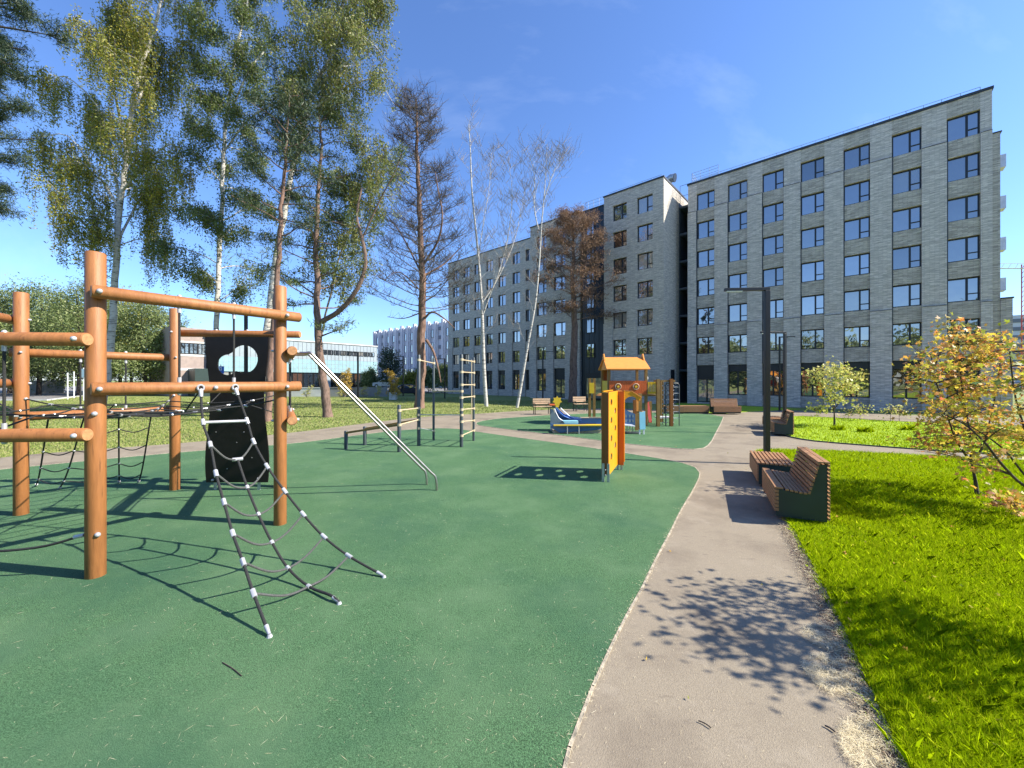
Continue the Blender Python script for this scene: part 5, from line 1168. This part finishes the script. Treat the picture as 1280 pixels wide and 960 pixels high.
# brown pine
pine('dead pine with rust brown needles in front of the dark stair tower, behind the playground', [(716, 503), (717, 450), (718, 400), (716, 350), (717, 310), (716, 275)], 34.8, .38, 62, .40, 1.0, lambda u: min(4.6, 7.4*(1.16-u)) if u > .6 else 3.0+(u-.4)*6, lambda u: R(-6+34*u), -.04, True, 'needle_brown', .26, 6, 'bark_pine', sub=6, jit=.24, rr=.07, clump=13)
# pine branches entering at the upper left
t = thing('pine_tree', 'dark close pine whose branches enter the picture at the upper left edge', 'pine tree', (-17.8, 11.5, 0)); mb = MB(); thin = MB(); SS = [Vector((-17.8, 11.5, -.1)), Vector((-17.6, 11.5, 6)), Vector((-17.5, 11.4, 12)), Vector((-17.4, 11.4, 16))]
S = spline(SS, 5); mb.tube(S, [.26*(1-.7*j/(len(S)-1)) for j in range(len(S))], 10); ks = []
for (x, y, dy) in ((70, 45, 0), (38, 20, .6), (32, 62, -.4), (28, 100, .5), (30, 140, 0), (36, 175, -.5), (18, 205, .4), (12, 262, 0), (8, 240, .6), (20, 5, -.5), (24, -30, 0), (10, 120, 1), (5, 60, 1), (-20, 160, .8), (-10, 90, -.6), (8, 155, .9), (14, 80, -.8), (2, 20, .5)):
    e = W(x, y, 11.5+dy); s_ = at_path(S, min(.98, max(.2, (e.z-.9)/16))); K = spline([s_, s_.lerp(e, .5)+Vector((0, 0, .1)), e], 4); mb.tube(K, [.06*(1-.8*j/(len(K)-1)) for j in range(len(K))], 5); ks.append(K)
    for s in range(5): q = at_path(K, .62+.36*rnd.random()); kk = bpath(q, rnd.gauss(0, .9), R(8), .25+rnd.random()*.25, -.05, 4, .2); thin.tube(kk, [.014, .012, .009, .006, .004], 4, caps=False); ks.append(kk)
A = np.array([tuple(p) for p in sample(ks, 7, .55, .03)]); C = np.repeat(A, 46, 0)+nr.normal(size=(len(A)*46, 3))*[.11, .11, .11]
finish(t, mb, 'bark_dark', C, 'needle_dark', .12, thin, 'bark_dark', 'crown', .2)
# broadleaf background trees
def leafy(label, x, Yt, h_, r, n, lm, grp=None, size=.3, name='deciduous_tree', bark='bark_dark', lump=9):
    t = thing(name, label, 'tree', (x, Yt, 0), 0, grp); mb = MB(); S = spline([Vector((x, Yt, -.1)), Vector((x+rnd.gauss(0, .2), Yt, h_*.4)), Vector((x+rnd.gauss(0, .4), Yt, h_*.95))], 5); mb.tube(S, [.018*h_*(1-.8*j/(len(S)-1)) for j in range(len(S))], 7)
    ks = limbs(mb, S, 20, .12, .98, lambda u: r*(1.15-.75*u), R(35), .02, .05, 3); A = np.array([tuple(p) for p in sample(ks, lump, .2, r*.10)]); k = int(n/len(A))+1
    C = np.repeat(A, k, 0)+nr.normal(size=(len(A)*k, 3))*r*.11; finish(t, mb, bark, C, lm, size, None, None, 'crown', .7); return t
grp = 'leafy trees beyond the parking at left'
for i, (x, Yt, yt, lab, lm) in enumerate(((-12, 50, 388, 'bushy tree at the far left edge beyond the fence panels', 'leaf_wood'), (12, 58, 383, 'leafy tree just left of the left log post, beyond the parking', 'leaf_birchB'), (48, 52, 376, 'feathery topped tree right of the left log post', 'leaf_wood'), (78, 60, 392, 'rounded leafy tree between the two tall log posts', 'leaf_birchB'), (98, 50, 372, 'tall pointed tree just left of the front log post', 'leaf_wood'), (150, 54, 385, 'yellowish leafy tree behind the weeping birch trunk', 'leaf_birchA'), (182, 50, 392, 'dense tree right of the weeping birch trunk above the log beam', 'leaf_wood'), (208, 60, 402, 'small dense tree next to the brown annex', 'leaf_birchB'), (165, 64, 400, 'dark tree behind the yellowish tree', 'needle_green'), (28, 70, 395, 'dark tree deep behind the left log post', 'needle_green'), (122, 66, 392, 'leafy tree hidden in part by the front log post', 'leaf_wood'), (66, 66, 398, 'dark tree behind the rounded leafy tree', 'needle_green'), (-45, 56, 380, 'leafy tree beyond the left picture edge', 'leaf_wood'))):
    hgt = HC+(475-yt)/FP*Yt; leafy(lab, pw(x, Yt), Yt, hgt*1.14, hgt*.42, 15000, lm, grp, .28)
for i, (x, Yt, yt, r, lab, lm) in enumerate(((488, 62, 438, 3.0, 'dark round tree left of the dead pine, by the white housing block', 'needle_dark'), (560, 66, 458, 2.5, 'dark bush between the dead pine and the brick wing', 'leaf_birchB'), (535, 60, 462, 2.6, 'low green bush right of the dead pine trunk', 'leaf_wood'), (462, 64, 465, 2., 'low green bush behind the white cars', 'leaf_wood'), (510, 58, 470, 2.2, 'low yellowish bush behind the dark car', 'leaf_birchA'))):
    leafy(lab, pw(x, Yt), Yt, HC+(475-yt)/FP*Yt, r, 5000, lm, 'bushes around the parking', .3, 'bush' if i else 'deciduous_tree')
# small gold trees near the hall
for i, (x, Yt, yt, r, lab) in enumerate(((431, 45.5, 462, .9, 'small golden tree rising above the low grey wall'), (491.5, 39.5, 462, .75, 'small golden layered tree in the concrete planter'))):
    leafy(lab, pw(x, Yt), Yt, HC+(475-yt)/FP*Yt, r, 900, 'leaf_gold', 'small golden trees', .2, 'young_tree', 'bark_thin', 4)
for i, (x, lab) in enumerate(((382, 'pale shrub at the white low wall, left of the thick pine trunk'), (425, 'pale shrub at the grey wall under the golden tree'), (457, 'pale shrub at the grey wall, middle one'), (470, 'pale shrub at the right end of the grey wall'))):
    leafy(lab, pw(x, 45), 45, 1.3, .5, 300, 'leaf_lime', 'pale shrubs along the low wall', .13, 'shrub', 'bark_thin', 2)
# reflected woodland behind the camera
wd = MB(); A = np.stack([-120+210*nr.rand(900), -30-26*nr.rand(900), 1+14*nr.rand(900)], 1); A2 = np.stack([-75-30*nr.rand(520), -45+95*nr.rand(520), 1+14*nr.rand(520)], 1); A2 = A2[vnoise(A2[:, 0]*0, A2[:, 1], .35, 9)*3+12 > A2[:, 2]]; A = A[vnoise(A[:, 0], A[:, 1]*0, .35, 10)*3.5+12 > A[:, 2]]; A = np.concatenate([A, A2]); C = np.repeat(A, 70, 0)+nr.normal(size=(len(A)*70, 3))*[1.5, 1.5, 1.2]; C[:, 2] = np.abs(C[:, 2])
o = leaf_quads('woodland', C, 1.3, 'leaf_wood', None, .8); tag(o, 'wood of leafy trees standing behind the viewer', 'wood', kind='stuff')

# ---------------- maples and shrubs on the right
def maple_leaves(name, C, size, m, parent, tilt=.6):
    "five pointed leaves, each one face"
    n = len(C); k = 10; pr = np.array([1, .42, .8, .38, .62, .16, .62, .38, .8, .42]); an = np.pi/2+np.arange(k)*2*np.pi/k
    U = rvec(n); U[:, 2] *= tilt; U /= np.linalg.norm(U, axis=1, keepdims=True); T = rvec(n); Vv = np.cross(U, T); Vv /= np.linalg.norm(Vv, axis=1, keepdims=True); s = size*(.6+.7*nr.rand(n, 1))*.55
    loc = np.array(ROOTM[parent.name].translation); C = C-loc; Nn = np.cross(U, Vv)
    P = np.stack([C+(U*np.cos(a)+Vv*np.sin(a))*s*r_-Nn*s*.25*(r_*abs(np.cos(a))) for a, r_ in zip(an, pr)], 1).reshape(-1, 3)
    me = bpy.data.meshes.new(name); me.vertices.add(n*k); me.vertices.foreach_set('co', P.ravel()); me.loops.add(n*k); me.loops.foreach_set('vertex_index', np.arange(n*k, dtype=np.int32)); me.polygons.add(n); me.polygons.foreach_set('loop_start', np.arange(0, n*k, k, dtype=np.int32)); me.update(calc_edges=True); me.materials.append(M[m])
    o = bpy.data.objects.new(name, me); sc.collection.objects.link(o); o.parent = parent; return o
def young_maple(label, base, stems, Yt, tips, nleaf, size, lm, cat='young tree', grp=None, jit=.11):
    t = thing('young_maple', label, cat, base, 0, grp); mb = MB(); ks = []
    for P, r in stems: K = spline(P, 4); mb.tube(K, [r*(1-.65*j/(len(K)-1)) for j in range(len(K))], 8); ks.append(K)
    tipk = []
    for e in tips:
        best = min((at_path(K, u) for K in ks[1:] for u in (.3, .45, .6, .75, .9, 1) if at_path(K, u).z < e.z+.1), key=lambda q: (q-e).length, default=ks[0][-1]); d = e-best
        K = spline([best, best.lerp(e, .5)+Vector((rnd.gauss(0, .05), rnd.gauss(0, .05), .04)), e], 3); mb.tube(K, [.011*(1-.7*j/(len(K)-1)) for j in range(len(K))], 5); tipk.append(K)
        for s in range(3): q = at_path(K, .4+.5*rnd.random()); kk = bpath(q, rnd.random()*6.28, R(10), .15+.25*rnd.random(), 0, 3, .2); mb.tube(kk, [.005, .004, .003, .002], 3, caps=False); tipk.append(kk)
    mb.build('trunk', 'bark_dark', t, world=True, smooth=True)
    A = np.array([tuple(p) for p in sample(tipk, max(1, nleaf//len(tipk)+1), .35, jit*.6)]); A = A[nr.permutation(len(A))[:nleaf]]; A += nr.normal(size=A.shape)*[jit*.5, jit*.5, jit*.3]
    maple_leaves('crown', A, size, lm, t); return t
# near autumn maple
YM = 6.62; g = G(1222, 622)
def Wm(x, y, d=0): return W(x, y, YM+d)
stems = [([g-Vector((0, 0, .05)), Wm(1219, 600), Wm(1214, 578)], .034), ([Wm(1214, 578), Wm(1200, 558, -.1), Wm(1191, 540, -.2), Wm(1178, 500, -.3), Wm(1165, 465, -.4)], .02), ([Wm(1214, 578), Wm(1213, 550, .1), Wm(1206, 510, .1), Wm(1200, 460, .15), Wm(1196, 412, .1)], .02), ([Wm(1214, 578), Wm(1228, 560, .1), Wm(1234, 540, .2), Wm(1245, 490, .3), Wm(1252, 440, .3)], .02), ([Wm(1206, 510, .1), Wm(1185, 470, .3), Wm(1172, 445, .4)], .012), ([Wm(1228, 560, .1), Wm(1205, 520, .5), Wm(1190, 480, .7)], .012)]
rs = random.Random(11); tips = []
for _ in range(92):
    x = 1136+145*rs.random(); lo = 425+abs(x-1215)*.28 if x < 1215 else 425; hi = 575-abs(x-1205)*.15; y = lo+(hi-lo)*rs.random()**1.05
    if x < 1160 and y < 432: continue
    tips.append(Wm(x, y, rs.uniform(-.7, .7)))
tips += [Wm(x, y, rs.uniform(-.2, .2)) for x, y in ((1182, 408), (1190, 412), (1187, 424), (1200, 428), (1218, 418), (1214, 424), (1194, 436), (1248, 424), (1256, 428), (1262, 440), (1240, 430), (1250, 440))]
young_maple('young autumn maple with yellow, orange and pinkish leaves, full in view on the near lawn', g, stems, YM, tips, 3300, .095, 'leaf_autumn')
# second maple leaning in from the right
g = Vector((8.65, 5.9, 0)); YN = 5.6
def Wn_(x, y, d=0): return W(x, y, YN+d)
stems = [([g-Vector((0, 0, .05)), Wn_(1345, 640), Wn_(1318, 620)], .035), ([Wn_(1318, 622), Wn_(1280, 607), Wn_(1252, 580), Wn_(1230, 552), Wn_(1205, 530, .2), Wn_(1180, 518, .3)], .022), ([Wn_(1318, 620), Wn_(1285, 598, .2), Wn_(1255, 562, .3), Wn_(1225, 540, .4), Wn_(1200, 525, .5)], .018), ([Wn_(1318, 620), Wn_(1290, 560, .3), Wn_(1270, 500, .4), Wn_(1262, 440, .4)], .02), ([Wn_(1318, 620), Wn_(1320, 540, -.2), Wn_(1310, 460, -.3)], .02), ([Wn_(1318, 622), Wn_(1285, 628, -.2), Wn_(1240, 632, -.4)], .012)]
tips = [Wn_(rs.uniform(1250, 1390), rs.uniform(430, 560), rs.uniform(-.5, .5)) for _ in range(34)]+[Wn_(rs.uniform(1225, 1285), rs.uniform(624, 640), rs.uniform(-.5, -.2)) for _ in range(5)]+[Wn_(x, y, .2) for x, y in ((1200, 522), (1190, 505), (1222, 512), (1228, 585), (1246, 570), (1218, 580))]
young_maple('second autumn maple leaning in from the right picture edge with thin dark stems', g, stems, YN, tips, 1900, .092, 'leaf_autumn')
# young tree right of the viewer that shades the path
g = Vector((5.7, 2.35, 0)); cc = Vector((5.15, 2.5, 0))
stems = [([g-Vector((0, 0, .05)), g+Vector((0, 0, .5)), g+Vector((-.05, .05, .9))], .035)]+[([g+Vector((-.05, .05, .9)), g+Vector((dx*.4, dy*.4, 1.5)), g+Vector((dx, dy, z))], .018) for dx, dy, z in ((-.9, .2, 2.3), (-.4, .6, 2.5), (-.6, -.4, 2.4), (.5, .3, 2.5), (.3, -.5, 2.3), (-.1, .1, 2.9))]
tips = []
for _ in range(80):
    u, v_, w_ = rs.uniform(-1, 1), rs.uniform(-1, 1), rs.uniform(-1, 1)
    if u*u+v_*v_+w_*w_ < 1: tips.append(Vector((4.95+u*.85, 2.72+v_*.8, 2.0+w_*.75)))
young_maple('young maple just outside the right edge whose shadow falls on the path', g, stems, 0, tips, 1500, .10, 'leaf_hidden', jit=.2)
# small lime tree on the far lawn
g = G(1043, 533.5); YL = g.y
def Wl(x, y, d=0): return W(x, y, YL+d)
stems = [([g-Vector((0, 0, .05)), Wl(1043, 522), Wl(1042.5, 512)], .045), ([Wl(1042.5, 512), Wl(1033, 495), Wl(1022, 472)], .025), ([Wl(1042.5, 512), Wl(1044, 490), Wl(1042, 464)], .03), ([Wl(1042.5, 512), Wl(1056, 494), Wl(1068, 480)], .025), ([Wl(1042.5, 514), Wl(1030, 508), Wl(1020, 514)], .015)]
tips = []
for _ in range(75):
    x = rs.uniform(1016, 1078); y = rs.choice((460, 463, 469, 474, 480, 486, 492, 499))+rs.uniform(-2, 2)
    if y < 458+abs(x-1044)*.30: continue
    if y > 488 and (x < 1030 or x > 1070): continue
    tips.append(Wl(x, y, rs.uniform(-1, 1)))
tips += [Wl(x, y, 0) for x, y in ((1020, 513), (1026, 510), (1031, 514), (1035, 507), (1022, 517))]
young_maple('small pale yellow green maple with layered leaves on the far lawn', g, stems, YL, tips, 1500, .15, 'leaf_lime', jit=.2)
for i, (x, yb, yt, n, lab) in enumerate(((1075, 523, 507, 130, 'upright pale sapling right of the layered maple'), (1061, 521, 514, 50, 'tiny pale sapling between the layered maple and the upright sapling'), (1113, 524, 508, 90, 'wide faded sapling at the far lawn edge'), (1124, 523, 509, 90, 'faded sapling next to the wide one, close to the autumn maple'))):
    g = G(x, yb+3); Yt = g.y; hh_ = HC+(475-yt)/FP*Yt; tips = [g+Vector((rs.gauss(0, .14), rs.gauss(0, .14), hh_*rs.uniform(.35, 1))) for _ in range(14)]
    young_maple(lab, g, [([g-Vector((0, 0, .05)), g+Vector((0, 0, hh_*.3))], .015), ([g+Vector((0, 0, hh_*.3)), g+Vector((.03, 0, hh_*.9))], .01)], Yt, tips, n, .11, 'leaf_lime', 'sapling', 'saplings at the far lawn', .14)

# fallen leaves
N = 700; Y = 1.7*(20/1.7)**nr.rand(N); X = (-.6+1.9*nr.rand(N))*Y; Z = np.where(inside(L1, X, Y), .07, .012); keep = (nr.rand(N) < .05+.5*inside(L1, X, Y)+.3*(Y > 8)) & ~inside(RUB1, X, Y); X, Y, Z = X[keep], Y[keep], Z[keep]
fl = thing('fallen_leaves', 'fallen', 'leaves', (0, 0, 0)); o = maple_leaves('fallen_leaves', np.stack([X, Y, Z], 1), .045, 'leaf_autumn', fl, .12); o.parent = None; bpy.data.objects.remove(fl); o.name = 'fallen_leaves'; o['kind'] = 'stuff'
